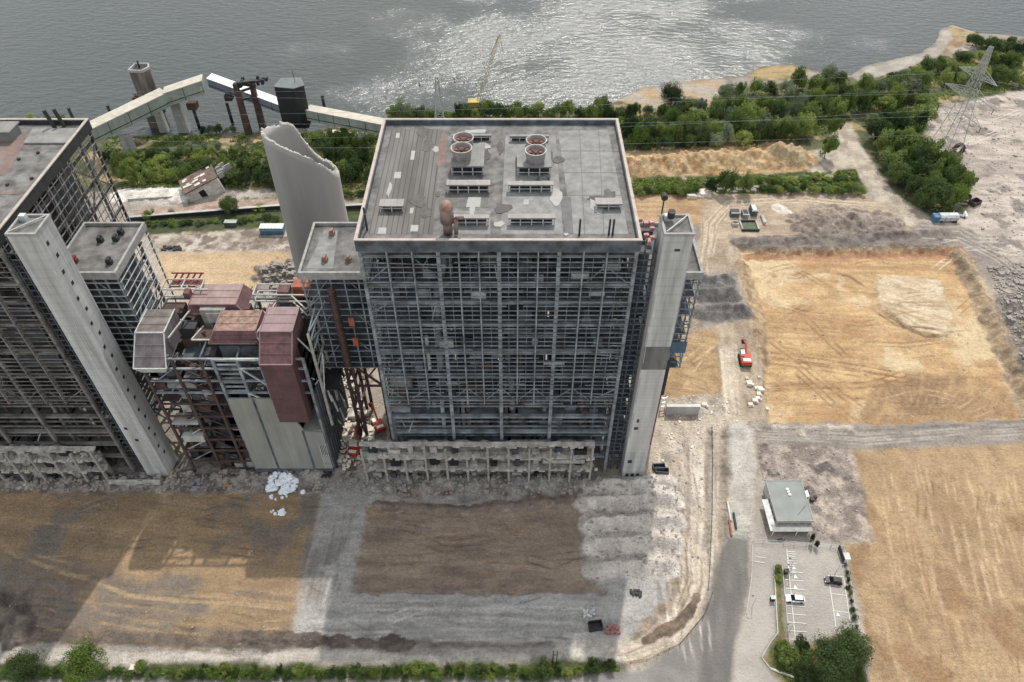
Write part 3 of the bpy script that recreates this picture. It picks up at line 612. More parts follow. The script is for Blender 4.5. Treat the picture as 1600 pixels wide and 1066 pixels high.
    # open lower storey
    for i in range(24):
        b = MB(); x = R.uniform(-29, 22); y = R.uniform(128, 133)
        b.box(ox+x, ox+x+R.uniform(.5, 1.0), y, y+.7, 0, 31); b.build('hanger_post', R.choice([STEEL, STEELD, STEELD, RUSTM, RUSTM]), r)
    b = MB()
    for z in (14.5, 18.5, 20.6, 22.8, 27): b.box(x0+.5, x1-.5, 128.4, 128.8, z-.2, z+.2)
    b.build('lower_rail', STEEL, r)
    b = MB(); b.box(x0+1, x1-1, 137, 138, 0, 31); b.build('inner_wall', mat('brown_inner_wall', (70, 58, 54), .9, .6, .3), r)
    # sides
    for side, xs in (('east', x1), ('west', x0)):
        sg = 1 if side == 'east' else -1
        for y in SY:
            b = MB(); b.box(xs-.3, xs+.3, y-.25 if y > 126 else 126.2, y+.25 if y < 175 else 175.4, 0, RT-1.7); b.build('side_column', STEEL, r)
        if side == 'east' or seed == 1:
            z = 3.0
            rl = STEEL
            while z < RT-1.8:
                b = MB(); b.box(xs+sg*.35-.1, xs+sg*.35+.1, 126.4, 175.2, z-.1, z+.1); b.build('cladding_rail', rl, r); z += 2.15 if side == 'east' else 1.72
        b = MB()
        for y in np.arange(127.5, 175, 3.0): b.box(xs+sg*.55-.07, xs+sg*.55+.07, y-.08, y+.08, 31, RT-1.7)
        for y0, y1, z0, z1 in ((144, 156, 49, 65), (156, 169, 31, 49), (162, 175, 65, 78), (132, 144, 65, 78), (162, 175, 10, 31)):
            b.bar((xs, y0, z0), (xs, y1, z1), .35); b.bar((xs, y1, z0), (xs, y0, z1), .35)
        b.build('side_bracing', STEEL, r)
        for L_ in LEV[3:]:
            b = MB(); b.box(xs-.5, xs-.32, 128.3, 175.2, L_-.5, L_+.4) if sg > 0 else b.box(xs+.32, xs+.5, 128.3, 175.2, L_-.5, L_+.4); b.build('floor_beam', STEELD, r)
            if seed != 1 and side == 'east':
                b = MB(); b.box(xs-8, xs-1, 130, 157, L_-.2, L_+.05); b.build('floor_grating', FLOORM, r)
    for x in FX[::2]:
        b = MB(); b.box(ox+x-.3, ox+x+.3, 174.9, 175.3, 0, RT-1.2); b.build('rear_column', STEELD, r)
    return r
# main house ------------------------------------------------------
bh = boiler_house(0, 'boiler_house', 'tall stripped power plant block in the middle with four round roof fans', 1)
def rw(u, v): return W(u, v, RT)
def rsheet(name, m, px, h=.04, par=bh):
    b = MB(); b.prism([tuple(rw(u, v)[:2]) for u, v in px][::-1], RT+.004, RT+h); return b.build(name, m, par)
rsheet('roof_covering', ROOFL, [(612, 202), (690, 202), (676, 366), (575, 366)], .03)
rsheet('roof_covering', ROOFLIGHT, [(872, 205), (950, 203), (982, 366), (895, 366)], .035)
rsheet('roof_covering', ROOFLIGHT, [(790, 212), (868, 212), (880, 366), (782, 366)], .03)
rsheet('roof_covering', ROOFLIGHT, [(705, 330), (768, 330), (768, 366), (700, 366)], .03)
rsheet('roof_patch', ROOFG, [(770, 202), (785, 202), (778, 366), (766, 366)], .045)
rsheet('roof_patch', mat('stained_felt', (120, 104, 98), .9, .3, .3), [(692, 205), (700, 212), (697, 255), (684, 262), (680, 240)], .05)
PAT = mat('pale_patch', (158, 158, 155), .9, .12, .5)
for px in ([(643, 236), (649, 236), (647, 250), (641, 250)], [(617, 269), (627, 269), (626, 279), (615, 279)], [(655, 312), (661, 312), (660, 321), (653, 321)], [(641, 325), (647, 325), (645, 334), (640, 334)], [(592, 356), (604, 356), (603, 366), (590, 366)], [(642, 352), (654, 352), (653, 362), (641, 362)],
           [(619, 208), (625, 208), (624, 216), (618, 216)], [(800, 283), (806, 283), (804, 293), (799, 293)], [(819, 312), (827, 312), (826, 320), (817, 320)], [(732, 308), (752, 308), (750, 324), (728, 324)], [(798, 335), (812, 335), (810, 342), (795, 342)], [(726, 204), (760, 202), (758, 208), (728, 208)]):
    rsheet('roof_patch', PAT, px, .06)
rsheet('roof_patch', mat('dark_felt', (104, 104, 104), .9, .2, .4), [(728, 309), (762, 309), (762, 324), (728, 324)], .05)
rsheet('roof_patch', MATS['dark_felt'], [(874, 308), (892, 308), (896, 366), (884, 366)], .05)
for v in (236, 270, 305): rsheet('roof_seam', MATS['dark_felt'], [(876, v), (970, v), (970, v+.7), (876, v+.7)], .07)
for u in (905, 935): rsheet('roof_seam', MATS['dark_felt'], [(u, 204), (u+.8, 204), (u+9, 366), (u+8, 366)], .075)
rr_ = random.Random(41)
for i in range(26):      # tar stains and ponded dirt
    cx_ = rr_.uniform(-29, 24); cy_ = rr_.uniform(129, 172); n_ = 11; sx = rr_.uniform(.4, 2.4); sy = rr_.uniform(.6, 4)
    pts = [(cx_+sx*rr_.uniform(.5, 1.1)*math.cos(6.283*k/n_), cy_+sy*rr_.uniform(.5, 1.1)*math.sin(6.283*k/n_)) for k in range(n_)]
    MB().prism(pts, RT+.05, RT+.08+i*.003).build('roof_stain', mat('tar_stain', (88, 85, 83), .8, .4, .8) if i % 3 else PAT, bh)
# fan houses
def fan(u, v, zb, hh):
    p = W(u, v, zb+hh); b = MB(); r0 = 2.45
    n = 28
    vs = []; 
    for rr, zz in ((r0*.86, zb), (r0, zb+hh), (r0-.22, zb+hh), (r0-.5, zb+.9)):
        for i in range(n): a = 2*math.pi*i/n; vs.append((p.x+rr*math.cos(a), p.y+rr*math.sin(a), zz))
    fs = [(k*n+i, k*n+(i+1) % n, (k+1)*n+(i+1) % n, (k+1)*n+i) for k in range(3) for i in range(n)]
    b.add(vs, fs); f = b.build('extract_fan', mat('fan_casing', (128, 122, 118), .5, .3, .8), bh, True)
    b = MB(); b.cyl((p.x, p.y, zb+hh-1.0), (p.x, p.y, zb+hh-.85), r0*.86, n=24); b.build('fan_floor', mat('rust_orange', (158, 92, 72), .8, .3, 1), f)
    b = MB(); b.cyl((p.x, p.y, zb+hh-.84), (p.x, p.y, zb+hh-.3), r0*.3, r0*.22, n=16); b.build('fan_hub', RUSTM, f)
    b = MB(); n_ = 6
    for i in range(n_):
        a = i*math.pi/3; b.bar((p.x+.5*math.cos(a), p.y+.5*math.sin(a), zb+hh-.6), (p.x+1.8*math.cos(a), p.y+1.8*math.sin(a), zb+hh-.6), .5, .08)
    b.build('fan_blade', RUSTM, f)
    b = MB()
    for i in range(n): a0 = 2*math.pi*i/n; a1 = 2*math.pi*(i+1)/n; b.bar((p.x+r0*.99*math.cos(a0), p.y+r0*.99*math.sin(a0), zb+hh+.05), (p.x+r0*.99*math.cos(a1), p.y+r0*.99*math.sin(a1), zb+hh+.05), .16)
    b.build('fan_rim', GALV, f)
    return f
def house(px0, px1, h, m, par=bh, nm='vent_housing', legs=True):
    (u0, v0), (u1, v1) = px0, px1; a = W(u0, v1, RT+h); c = W(u1, v0, RT+h)
    x0, x1, y0, y1 = a.x, c.x, a.y, c.y
    x1 = W(u1, v1, RT+h).x
    b = MB(); b.box(x0, x1, y0, y1, RT+h-.35, RT+h); o = b.build(nm, m, par)
    b = MB(); b.box(x0+.6, x1-.6, y0+1.0, y1-.3, RT+.1, RT+h-.36); b.build('louvre', DARKM, o)
    b = MB(); k = max(2, int((x1-x0)/2.2))
    for i in range(k+1):
        x = x0+.2+(x1-x0-.4)*i/k; b.box(x-.12, x+.12, y0+.1, y0+.35, RT+.1, RT+h-.36)
    b.box(x0+.1, x1-.1, y0+.12, y0+.3, RT+.9, RT+1.05)
    b.build('support', GALV, o)
    return (x0, x1, y0, y1)
HM = mat('housing_sheet', (124, 124, 122), .7, .25, .4, stripes=('X', .9, .12))
house((704, 224), (756, 260), 2.6, HM); house((808, 226), (862, 261), 2.6, HM)
for u, v in ((724, 213), (721, 229), (838, 217), (837, 233)): fan(u, v+2, RT+(2.6 if v > 225 else 1.2), 2.7)
for a, c, h, m in (((706, 209), (768, 212), 1.6, ROOFLIGHT), ((796, 210), (858, 213), 1.6, ROOFLIGHT)): house(a, c, h, m)
RV = mat('ridge_vent_sheet', (142, 139, 136), .6, .2, .5, stripes=('X', 1.4, .12))
for a, c, h in (((697, 281), (766, 289), 2.4), ((793, 283), (865, 289), 2.2), ((708, 335), (764, 341), 2.2), ((794, 334), (868, 341), 2.2)): house(a, c, h, RV, nm='ridge_vent')
house((592, 311), (630, 322), 1.8, RV, nm='roof_hatch'); house((931, 309), (973, 319), 1.8, RV, nm='roof_hatch')
# capped flue
p = W(697, 322, RT+7)
b = MB(); b.cyl((p.x, p.y, RT+.1), (p.x, p.y, RT+3.0), 1.0, n=20); b.cyl((p.x, p.y, RT+3.0), (p.x, p.y, RT+6.6), 1.45, n=20)
fl = b.build('flue_pipe', mat('brown_flue', (128, 108, 102), .6, .3, .6), bh, True)
b = MB(); n = 20
rings = [(1.5, 6.6), (1.45, 7.2), (1.1, 7.8), (.55, 8.2), (.05, 8.3)]
vs = [(p.x+r*math.cos(2*math.pi*i/n), p.y+r*math.sin(2*math.pi*i/n), RT+z) for r, z in rings for i in range(n)]
b.add(vs, [(k*n+i, k*n+(i+1) % n, (k+1)*n+(i+1) % n, (k+1)*n+i) for k in range(4) for i in range(n)]); b.build('flue_cap', REDTOP, fl, True)
b = MB(); p = W(713, 366, RT+.5); b.cyl(p, p+Vector((0, .6, 3.6)), .45, n=12); b.cyl(p+Vector((0, .6, 3.6)), p+Vector((1.6, -.4, 4.6)), .4, n=12); b.build('bent_pipe', mat('brown_flue', (0, 0, 0)), bh, True)
for u, v in ((905, 368), (951, 368), (957, 368), (572, 350), (574, 360)):
    p = W(u, v, RT); b = MB(); b.cyl((p.x, p.y, RT), (p.x, p.y, RT+4.2), .22, n=8); b.build('vent_pipe', DARKM, bh)
# gap framing between block and stair tower
def gap(ox, par):
    b = MB()
    for z in np.arange(4, RT-2, 1.75): b.box(ox+26.9, ox+31.1, 127.2, 127.45, z-.12, z+.12)
    b.build('link_rail', STEELD, par)
    for x in (28.6, 30.4):
        b = MB(); b.box(ox+x-.15, ox+x+.15, 127.5, 127.8, 0, RT); b.build('link_column', STEELD, par)
    b = MB(); b.box(ox+26.9, ox+31.1, 134, 134.4, 0, RT-3); b.build('link_wall', COREM, par)
    for L_ in LEV: MB().box(ox+26.9, ox+31.1, 128, 133.9, L_-.15, L_+.1).build('link_floor', FLOORM, par)
gap(0, bh)
b = MB(); R_ = random.Random(5)
for i in range(14): x = 27+R_.uniform(0, 3.6); y = 128+R_.uniform(0, 8); b.blob((x, y, RT-1.5+R_.uniform(0, 1)), (.7, .5, .5), i)
setp(b.build('roof_debris', mat('red_white_debris', (190, 150, 146), .8, .6, 3), bh), kind='stuff')
# pipes seen behind the front rails
b = MB()
pp = [WY(692, 378, 130), WY(694, 410, 130), WY(683, 448, 130), WY(684, 520, 130), WY(692, 600, 130)]
for a, c in zip(pp[:-1], pp[1:]): b.cyl(a, c, .85, n=12)
b.build('downpipe', STEEL, bh, True)
for v in (590, 640):
    p = WY(628, v, 131); b = MB(); b.cyl(p-Vector((2.6, 0, 0)), p+Vector((2.6, 0, 0)), 2.6, n=24); b.build('drum', mat('grey_drum', (138, 140, 140), .7, .3, .4), bh, True)
# stair towers ------------------------------------------------------
def tower(ox, label, win):
    x0, x1, y0, y1 = ox+31.4, ox+37.5, 124.6, 131.4; r = empty('stair_tower', (ox+34.5, 128, 0), label, 'concrete tower')
    b = MB(); b.box(x0, x1, y0, y1, 0, 86); b.build('shaft_wall', CONCS, r)
    b = MB()
    for a in ((x0-.15, x1+.15, y0-.15, y0+.35), (x0-.15, x1+.15, y1-.35, y1+.15)): b.box(*a, 86, 86.6)
    for a in ((x0-.15, x0+.35), (x1-.35, x1+.15)): b.box(*a, y0+.35, y1-.35, 86, 86.6)
    b.build('parapet_cap', TRIM2, r)
    MB().box(x0+.36, x1-.36, y0+.36, y1-.36, 86.004, 86.1).build('roof_felt', ROOFG, r)
    b = MB(); b.bar((x0+.5, y0+.6, 86.7), (x1-.5, y1-.6, 86.7), .18); b.box(x0+.6, x0+1.9, y1-1.9, y1-.7, 86, 87.4); b.build('roof_fitting', GALV, r)
    if win:
        for i in range(20):
            z = 82-i*3.9; y = y0+1.6+(i % 2)*.9
            if z > 5: b = MB(); b.box(x1-.05, x1+.012, y, y+.95, z, z+1.0); b.build('window', BLACKM, r)
        for x, z in ((x0+1, 22), (x0+2.2, 17)): b = MB(); b.box(x, x+.9, y0-.012, y0+.05, z, z+1); b.build('window', BLACKM, r)
        b = MB()
        for x in (x0+3.3, x0+3.8, x1-.2): b.box(x, x+.14, y0-.13, y0-.01, 2, 62 if x < x1-.3 else 85)
        b.build('cable_duct', mat('pale_concrete', (196, 196, 192), .9, .2, .5), r)
    else:
        b = MB(); b.box(x0-.012, x1+.012, y0-.012, y0+.1, 45.5, 53.5); b.build('stain_band', mat('dark_concrete_band', (112, 113, 112), .9, .4, .4, streak=(1, 1, .2)), r)
        b = MB(); b.box(x0+.01, x1-.01, y0-.01, y0+.05, 12, 45.4); b.build('lower_face', mat('pale_shuttered_concrete', (188, 188, 184), .9, .22, .5, streak=(1, 1, .1), stripes=('Z', 1.2, .1)), r)
        for x, z, ww, hh in ((x0+2.6, 82, 1.2, .6), (x0+1, 22, 1.1, 1.1), (x0+1.4, 25, .6, 1.4), (x0+1, 7, 1.1, 1.4), (x0+1, .6, .9, 1.4), (x0+2.5, .6, .9, 1.4), (x0+4, .6, .9, 1.4)): b = MB(); b.box(x, x+ww, y0-.03, y0+.05, z, z+hh); b.build('window', DARKM, r)
        for zz in (19, 33, 48, 60): b = MB(); b.box(x0+.2, x0+.34, y0-.14, y0-.04, zz, zz+10); b.build('cable_duct', MATS['weathered_concrete'], r)
        b = MB(); b.cyl((x0+.4, y1+.5, 80), (x0+.4, y1+.5, 90.5), .16, n=8); b.cyl((x0+.4, y1+.1, 90.5), (x0+.4, y1+1.4, 90.5), .7, n=14); b.cyl((x0+1.9, y0+5.2, 87), (x0+1.9, y0+5.0, 88.6), .8, n=14); b.build('satellite_dish', DARKM, r)
    return r
tower(0, 'slim concrete stair tower with a dark band halfway, on the right of the middle block', False)
# annexes on legs ------------------------------------------------------
def annex(x0, x1, label, legm, dark, detail=None, y0=136.0, y1=155.5, z0=34.0, zt=66.0):
    r = empty('annex_block', ((x0+x1)/2, y0, 0), label, 'industrial building')
    b = MB(); b.box(x0, x1, y0, y1, zt-.8, zt); b.build('roof', ROOFG, r)
    b = MB()
    for a in ((x0-.3, x1+.3, y0-.3, y0+.3), (x0-.3, x1+.3, y1-.3, y1+.3)): b.box(*a, zt-1.2, zt+.9)
    for a in ((x0-.3, x0+.3), (x1-.3, x1+.3)): b.box(*a, y0+.3, y1-.3, zt-1.2, zt+.9)
    b.build('parapet', TRIM2, r)
    # lattice skin
    nx = 5
    for i in range(nx+1):
        x = x0+.2+(x1-x0-.4)*i/nx
        b = MB(); b.box(x-.16, x+.16, y0, y0+.3, z0, zt-1.2); b.build('column', STEEL, r)
    for i in range(5):
        y = y0+.7+(y1-y0-1.0)*i/4
        for xs in (x0, x1): b = MB(); b.box(xs-.16, xs+.16, y-.16, y+.16, z0, zt-1.2); b.build('side_column', STEEL, r)
    z = z0+.2
    while z < zt-1.3:
        b = MB(); b.box(x0-.1, x1+.1, y0-.22, y0-.03, z-.1, z+.1); b.box(x0-.35, x0-.2, y0, y1, z-.1, z+.1); b.box(x1+.2, x1+.35, y0, y1, z-.1, z+.1); b.build('cladding_rail', GALV if dark else STEEL, r); z += 2.1
    b = MB(); b.box(x0+.5, x1-.5, y0+.4, y1-.4, z0-.4, z0); b.build('bottom_deck', STEELD, r)
    for L_ in (40, 46, 53, 59):
        b = MB(); b.box(x0+.5, x1-.5, y0+.5, y1-6, L_-.2, L_+.1); b.build('floor_grating', FLOORM, r)
    b = MB(); b.box(x0+3, x1-3, y0+4.5, y1-4, z0+.1, zt-3); b.build('bunker_casing', COREM if not dark else STEELD, r)
    for a, c in ((x0+.3, x0+6), (x1-.3, x1-6)):
        for zz in (z0+1, z0+12, z0+22): bars('diagonal_brace', STEEL, r, [((a, y0+.4, zz), (c, y0+.4, zz+8))], .2)
    for zz in (z0+1, z0+16): bars('diagonal_brace', STEEL, r, [((x1, y0+1, zz), (x1, y1-4, zz+14)), ((x1, y0+1, zz+14), (x1, y1-4, zz))])
    return r
def vents(r, pts, zt=66.0, m=None):
    for u, v in pts:
        p = W(u, v, zt); b = MB(); b.box(p.x-.7, p.x+.7, p.y-.5, p.y+.5, zt, zt+1.1); b.box(p.x-.4, p.x+.4, p.y-.7, p.y+.7, zt+1.1, zt+1.7); b.build('roof_vent', m or DARKM, r)
a1 = annex(-50, -33.0, 'raised annex with a stained grey roof clinging to the left side of the middle block', BROWNST, False)
vents(a1, ((508, 408), (545, 408), (519, 367)), m=REDTOP)
p0 = W(512, 360, 66); b = MB(); b.prism([tuple(W(u, v, 66)[:2]) for u, v in ((478, 420), (520, 420), (528, 360), (507, 360))], 66.004, 66.04); b.build('roof_covering', ROOFLIGHT, a1)
b = MB(); b.cyl((-43, 134.6, 36), (-43, 134.6, 63), .6, n=8)
for z in np.arange(36, 63, .9): b.box(-43.9, -42.1, 134.2, 135.4, z, z+.25)
b.build('ladder_shaft', RUSTM, a1)
for zz in (43, 50): b = MB(); b.box(-40.6, -39.2, 135.2, 135.7, zz, zz+2.6); b.build('rust_panel', mat('rust_orange', (0, 0, 0)), a1)
a2 = annex(27.2, 44.7, 'raised glazed annex behind the banded stair tower with a red corner post', REDP, False)
b = MB(); b.box(41, 44.9, 135.6, 135.9, 40, 44); b.build('blue_panel', mat('blue_tinted_panel', (70, 100, 124), .4, .3, .5), a2)
def trestle(r, xs, ys_, zt, m, wd=.8, brace=True, h2=(12, 24)):
    for x in xs:
        for y in ys_: b = MB(); b.box(x-wd/2, x+wd/2, y-wd/2, y+wd/2, 0, zt); b.build('leg', m, r)
    b = MB()
    for z in h2:
        for y in ys_: b.bar((xs[0], y, z), (xs[-1], y, z), .5)
        for x in xs: b.bar((x, ys_[0], z), (x, ys_[-1], z), .5)
    if brace:
        for a, c in zip(xs[:-1], xs[1:]):
            for z0, z1 in ((0, h2[0]), (h2[0], h2[1]), (h2[1], zt)):
                for y in ys_[:1]: b.bar((a, y, z0), (c, y, z1), .35); b.bar((c, y, z0), (a, y, z1), .35)
    b.build('leg_bracing', m, r)
trestle(a1, (-45.0, -43.2), (138.5, 150), 33.6, BROWNST, .8, h2=(14, 26)); 
b = MB(); b.box(-36, -35.2, 137, 137.8, 0, 33.6); b.build('leg', BROWNST, a1)
b = MB(); b.bar((-43, 138, 33), (-36, 138, 25), .5); b.bar((-43, 138, 24.5), (-36, 138, 24.5), .5); b.bar((-40, 138, 27), (-36, 138, 33), .4); b.build('knee_brace', BROWNST, a1)
b = MB(); b.box(40.7, 41.4, 136.2, 136.9, 0, 33.6); b.build('leg', REDP, a2)
b = MB(); b.box(38.4, 40.5, 131.5, 133, 28, 40); b.build('hanging_duct', DARKM, a2)
trestle(a2, (30, 39), (145, 153), 33.6, STEELD, .7, False)
# sister block ------------------------------------------------------
OX = -135.6
bs = boiler_house(OX, 'boiler_house', 'tall stripped power plant block cut off by the left edge, without roof fans', 2)
gap(OX, bs)
for pts in ([(0, 215), (45, 212), (15, 268), (0, 275)], [(0, 300), (36, 300), (28, 304), (0, 304)]):
    b = MB(); b.prism([tuple(W(u, v, RT)[:2]) for u, v in pts][::-1], RT+.004, RT+.05); b.build('roof_patch', mat('stained_felt', (0, 0, 0)), bs)
b = MB(); b.prism([tuple(W(u, v, RT)[:2]) for u, v in ((52, 204), (122, 203), (105, 226), (38, 226))][::-1], RT+.01, RT+.5); b.build('roof_covering', ROOFLIGHT, bs)
for u, v in ((86, 200), (101, 198)):
    p = W(u, v, RT); b = MB(); b.cyl((p.x, p.y, RT), (p.x-.8, p.y, RT+4.8), .5, n=10); b.build('vent_pipe', DARKM, bs)
p = W(5, 222, RT); b = MB(); b.box(p.x-4, p.x+2.6, p.y, p.y+4.5, RT, RT+2.6); b.box(p.x-4, p.x+3, p.y-.4, p.y+5, RT+2.6, RT+2.9); b.build('vent_housing', HM, bs)
for u, v in ((30, 250), (50, 280), (12, 290), (60, 240)):
    p = W(u, v, RT); b = MB(); b.box(p.x-.3, p.x+.3, p.y-.3, p.y+.3, RT, RT+.5); b.build('roof_vent', DARKM, bs)
MB().box(OX+8, OX+21, 158, 169, 18, 76).build('boiler_casing', COREM, bs); MB().box(OX+12, OX+22, 130, 157, 40, 62).build('boiler_casing', COREM, bs)
tower(OX+.1, 'slim pale concrete stair tower with a line of small dark openings, at the left edge', True)
a3 = annex(-108.2, -93.3, 'raised annex with a clean grey roof right of the left stair tower', STEELD, True)
vents(a3, ((158, 378), (172, 412), (190, 366), (182, 376))); vents(a3, ((118, 410),), m=REDP)
trestle(a3, (-105, -95), (140, 152), 33.6, STEELD, .9, True)
# ruin walls ------------------------------------------------------
def ruin(x0, x1, y0, zt, label, seed, nb, pipe=False, cut=0):
    R = random.Random(seed); r = empty('ruined_bay', ((x0+x1)/2, y0, 0), label, 'ruined wall')
    fl = [0.5, zt*.37, zt*.69]
    b = MB(); n = 46   # ragged back wall, top parapet
    pts = []
    for i in range(n+1): pts.append((x0+(x1-x0)*i/n, zt-(R.uniform(0, 1.2) if R.random() < .5 else 0)-(max(0, (i/n-.82))*cut)))
    for (a, za), (c, zc) in zip(pts[:-1], pts[1:]): b.hexa([(a, y0+2.4, 0), (c, y0+2.4, 0), (c, y0+2.9, 0), (a, y0+2.9, 0), (a, y0+2.4, za), (c, y0+2.4, zc), (c, y0+2.9, zc), (a, y0+2.9, za)])
    b.build('back_wall', mat('dark_back_wall', (128, 125, 120), .95, .6, .5, bump=.4, rgb2=(70, 68, 66)), r)  # back wall coloured darker than the floor slabs
    for z in fl[1:]+[zt-.7]:
        b = MB(); i = 0; x = x0
        while x < x1:
            ww = R.uniform(.5, 1.6); ww = min(ww, x1-x); b.box(x, x+ww, y0+R.uniform(-.5, .5)+(0 if z < zt-1 else .8), y0+2.35, z+R.uniform(0, .05), z+.55+R.uniform(-.1, .06)); x += ww+.01
        b.build('floor_slab', CONCB, r)
    for i in range(nb+1):
        x = x0+.6+(x1-x0-1.2)*i/nb; top = zt-1 if R.random() < .8 else fl[2]
        if i == nb: top = zt
        b = MB(); b.box(x-.28, x+.28, y0-.1, y0+.6, 0, top); b.build('pier', mat('pale_pier_concrete', (160, 158, 152), .9, .3, .8, bump=.2), r)
    for i in range(nb):
        for j in range(3):
            if R.random() < .9:
                x = x0+.6+(x1-x0-1.2)*(i+R.uniform(.1, .3))/nb; z = [0, fl[1]+.6, fl[2]+.6][j]
                b = MB(); b.box(x, x+R.uniform(1.2, 3.8), y0+1.9-R.uniform(0, .8), y0+2.36, z, z+R.uniform(1, 4)); b.build('infill_or_hole_panel', R.choice([CONC, CONCB, DARKM, BLACKM, mat('pale_pier_concrete', (0, 0, 0)), COREM, BLACKM]), r)  # dark picks stand in for shaded holes, the rest is infill
    b = MB()
    for i in range(420):
        z = R.choice([0, fl[1]+.55, fl[2]+.55, 0, 0]); s = R.uniform(.12, .55)
        b.blob((R.uniform(x0-1, x1+1), y0+R.uniform(-2.2 if z == 0 else -.2, 2.0), z+s*.4), (s, s, s*.7), i)
    o = b.build('rubble_heap', CONCB, r); o['kind'] = 'stuff'
    b = MB()
    for i in range(60):
        x = R.uniform(x0, x1); z = R.choice(fl+[zt-1]); b.bar((x, y0, z), (x+R.uniform(-.8, .8), y0-R.uniform(.4, 1.4), z-R.uniform(.3, 1.8)), .05)
    b.build('bent_rebar', RUSTM, r)
    if pipe: b = MB(); b.cyl((x1-14, y0+.4, zt*.62), (x1-2.5, y0+.4, zt*.62), .75, n=12); b.build('fallen_pipe', mat('pale_pier_concrete', (0, 0, 0)), r, True)
    return r
ruin(-41.5, 22.5, 122.6, 16.5, 'long broken concrete bay wall with three open floors along the foot of the middle block', 3, 11, True)
ruin(-168, -114, 122.6, 14.5, 'broken concrete bay wall along the foot of the left edge block', 4, 9, False, 14)
b = MB(); b.box(-114, -99.5, 121.6, 122.4, 0, 2.2); lw = b.build('low_wall', CONCB); setp(lw, 'low crumbling concrete kerb wall in front of the pale left stair tower', 'low wall')
# broken chimney ------------------------------------------------------
r = empty('chimney_stump', (-63.5, 200, 0), 'huge round grey concrete chimney stump with a jagged slanting broken rim', 'chimney')
rim = [(-180, 68), (-150, 69), (-120, 69), (-90, 67), (-75, 65), (-60, 63), (-45, 61), (-30, 58), (-15, 55), (0, 53), (30, 51.5), (60, 52), (80, 54), (90, 56.5), (100, 60), (110, 64), (120, 65.5), (135, 66), (150, 66), (165, 67), (180, 68)]
ra = [a for a, _ in rim]; rz = [z for _, z in rim]
n = 150; b = MB(); R = random.Random(9); vs = []; nz_ = 30
prof = lambda z: 10.0+(.7*(1-min(z, 40)/40))
tops = []
for i in range(n):
    a = -180+360*i/n; tops.append(float(np.interp(a, ra, rz)))
jag = []
cur = 0
for i in range(n):
    if R.random() < .2: cur = R.uniform(-.7, .7)
    jag.append(cur+R.uniform(-.15, .15))
for k in range(nz_+1):
    for i in range(n):
        a = math.radians(-180+360*i/n); z = tops[i]*k/nz_+(jag[i] if k == nz_ else 0); rr = prof(z); vs.append((-63.5+rr*math.cos(a), 200+rr*math.sin(a), z))
m0 = len(vs)
for k in range(nz_+1):
    for i in range(n):
        a = math.radians(-180+360*i/n); z = tops[i]*(nz_-k)/nz_+(jag[i]*.8 if k == 0 else 0); rr = prof(z)-1.0; vs.append((-63.5+rr*math.cos(a), 200+rr*math.sin(a), z+.0-(R.uniform(0, .5) if k == 0 else 0)))
fs = [(k*n+i, k*n+(i+1) % n, (k+1)*n+(i+1) % n, (k+1)*n+i) for k in range(2*nz_+1) for i in range(n)]
b.add(vs, fs); b.build('shell', mat('chimney_concrete', (166, 164, 161), .9, .12, .2, streak=(1, 1, .1), bump=.06), r, True)
b = MB()
for i in range(0, n, 1):
    if R.random() < .3:
        a = math.radians(-180+360*i/n); rr = prof(60)-.35; s = R.uniform(.12, .34); b.blob((-63.5+rr*math.cos(a), 200+rr*math.sin(a), tops[i]+jag[i]-.1), (s, s, s), i)
setp(b.build('broken_rim', mat('fresh_broken_concrete', (204, 198, 188), .95, .3, 1), r), kind='stuff')
# ------------------------------------------------------------------ DUCT PLANT between the blocks
r = empty('duct_plant', (-72, 126, 0), 'half demolished flue gas plant with dull red ducts between the two tall blocks', 'industrial plant')
def hood(x0, x1, yf, yb, zt, drop, m, mt, nm, lower=None, out=None, xo=(0, 0)):
    """box duct: flat top, front face sloping forward; lower=(z) continues straight down"""
    out = drop if out is None else out
    a, c = xo; b = MB(); yl = yf-out; zl = zt-drop; dep = (yb-yf)
    b.hexa([(x0+a, yl, zl), (x1+c, yl, zl), (x1+c, yb, zl), (x0+a, yb, zl), (x0, yf, zt), (x1, yf, zt), (x1, yb, zt), (x0, yb, zt)]); o = b.build(nm, m, r)
    b = MB(); b.box(x0+.15, x1-.15, yf+.1, yb-.1, zt+.004, zt+.08); b.build('duct_top', mt, o)
    b = MB()
    for p, q in (((x0, yf, zt+.1), (x1, yf, zt+.1)), ((x0, yf, zt+.1), (x0, yb, zt+.1)), ((x1, yf, zt+.1), (x1, yb, zt+.1)), ((x0+a, yl, zl), (x1+c, yl, zl)), ((x0, yf, zt), (x0+a, yl, zl)), ((x1, yf, zt), (x1+c, yl, zl))): b.bar(p, q, .28)
    b.build('duct_flange', GALV if m is HOPM else mat('pink_flange', (134, 106, 106), .6, .2, 1), o)
    for q in range(1, 3):
        t = q/3; P = Vector((x0, yf, zt)).lerp(Vector((x0+a, yl, zl)), t); Q = Vector((x1, yf, zt)).lerp(Vector((x1+c, yl, zl)), t); MB().bar(P+Vector((0, -.05, 0)), Q+Vector((0, -.05, 0)), .14).build('stiffener', m, o)
    for q in range(1, 3): yy = yf+dep*q/3; MB().box(x0+.1, x1-.1, yy-.06, yy+.06, zt+.09, zt+.2).build('stiffener', mt, o)
    if lower is not None:
        for zz in np.arange(lower+4, zl, 5.2): MB().box(x0+a-.08, x1+c+.08, yl-.12, yl-.005, zz, zz+.16).build('stiffener', m, o)
        b = MB(); b.box(x0+a, x1+c, yl, yl+6.5, lower, zl-.01); b.build('down_duct', mat('dull_red_duct_lower', (94, 68, 71), .65, .3, .25, stripes=('X', 1.3, .1)), o)
    return o
